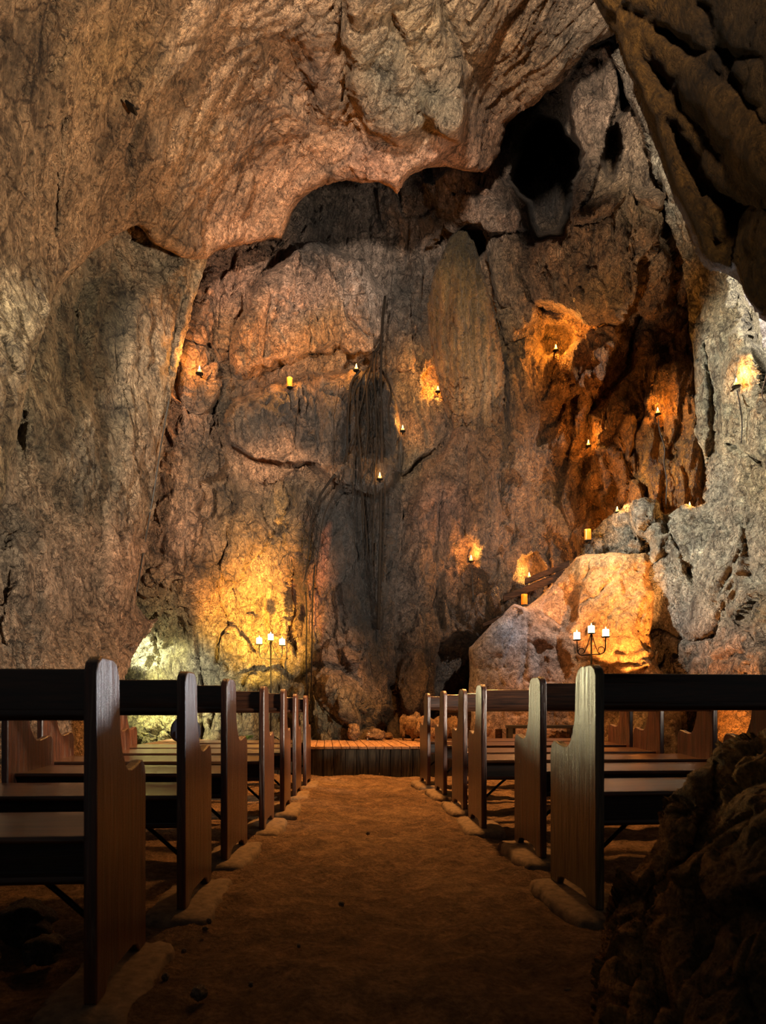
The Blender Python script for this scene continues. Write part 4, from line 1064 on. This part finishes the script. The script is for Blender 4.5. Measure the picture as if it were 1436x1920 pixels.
WARM = (1.0, .50, .12); AMB = (1.0, .40, .07)
for k, (p, w) in enumerate(LAMPS): point('lantern_light', p, w, AMB, .025)
# daylight from the cave mouth behind the camera
spot('daylight_mouth', (-1.6, -8.0, 1.4), (-.6, 8.5, 8.0), 24000, (1.0, .87, .70), 44, .6, .5)
# daylight through the side opening on the right
spot('daylight_side', (4.6, 2.6, 2.2), (-2.4, 7.2, 4.6), 4400, (1.0, .88, .70), 84, .8, .3)
# daylight through the low opening beyond the left wall
spot('daylight_left_hole', (-4.2, 9.9, 1.6), (-3.85, 10.75, 1.78), 420, (1.0, .97, .82), 48, .5, .05)
spot('right_wall_fill', (-2.6, 9.2, 5.2), (4.4, 8.3, 3.9), 5200, (1.0, .98, .88), 46, .6, .15)  # added beam from mid-air, brightening the right wall
spot('daylight_left_low', (-3.3, 9.8, 1.5), (.9, 3.0, 3.5), 520, (1.0, .88, .48), 44, .25, .06)
spot('daylight_right_low', (3.7, 6.2, 1.22), (-.8, 2.6, 2.75), 600, (.95, .96, 1.0), 44, .25, .06)
spot('daylight_slit', (5.4, 6.6, 8.5), (5.2, 9.3, 5.8), 2500, (1, .95, .9), 60, .3, .1)
spot('daylight_left_fill', (-3.9, 9.3, 1.5), (-3.0, 10.8, .9), 620, (1.0, .93, .62), 80, .8, .1)
# added fill light at the left wall foot, brightening the high chimney
spot('chimney_fill', (-2.7, 5.5, .5), (3.35, 10.2, 8.5), 2300, (1.0, .86, .72), 22, .8, .08)
# uplights on the platform
spot('uplight_left', (-1.85, 8.6, .9), (-1.95, 11.0, 2.45), 3600, (1.0, .58, .12), 52, .95, .03)
spot('uplight_corner', (3.7, 7.3, .35), (4.4, 8.2, 1.2), 140, (1.0, .40, .10), 80, .8, .03)
spot('uplight_right', (3.3, 8.0, .75), (3.3, 9.6, 2.25), 1200, (1.0, .42, .11), 38, .2, .03)
# warm lamp over the platform
spot('platform_lamp', (.5, 8.0, 5.5), (.1, 7.5, .2), 2700, (1.0, .44, .12), 90, .9, .15)

wd = bpy.data.worlds.new('cave_air'); bpy.context.scene.world = wd; wd.use_nodes = True
bg_ = wd.node_tree.nodes['Background']; bg_.inputs[0].default_value = (.75, .72, .68, 1); bg_.inputs[1].default_value = .042

# ------------------------------------------------------------------ camera
cam = bpy.data.cameras.new('camera'); co = bpy.data.objects.new('camera', cam); C.objects.link(co)
co.location = (0, 0, CZ); co.rotation_euler = (R(90), 0, 0)
cam.sensor_fit = 'VERTICAL'; cam.sensor_height = 36; cam.sensor_width = 36; cam.lens = F / 1920 * 36
cam.shift_y = (HY - 960) / 1920; cam.clip_start = .05; cam.clip_end = 100
cam.dof.use_dof = True; cam.dof.focus_distance = 7.0; cam.dof.aperture_fstop = 4.5
sc = bpy.context.scene; sc.camera = co
vs_ = sc.view_settings; vs_.view_transform = 'Standard'; vs_.look = 'None'; vs_.exposure = 0.15; vs_.gamma = 1.0; vs_.use_curve_mapping = False
sc.cycles.use_denoising = True; sc.cycles.denoising_prefilter = 'NONE'
sc.cycles.max_bounces = 4; sc.cycles.adaptive_threshold = .015; sc.cycles.sample_clamp_indirect = 4.0
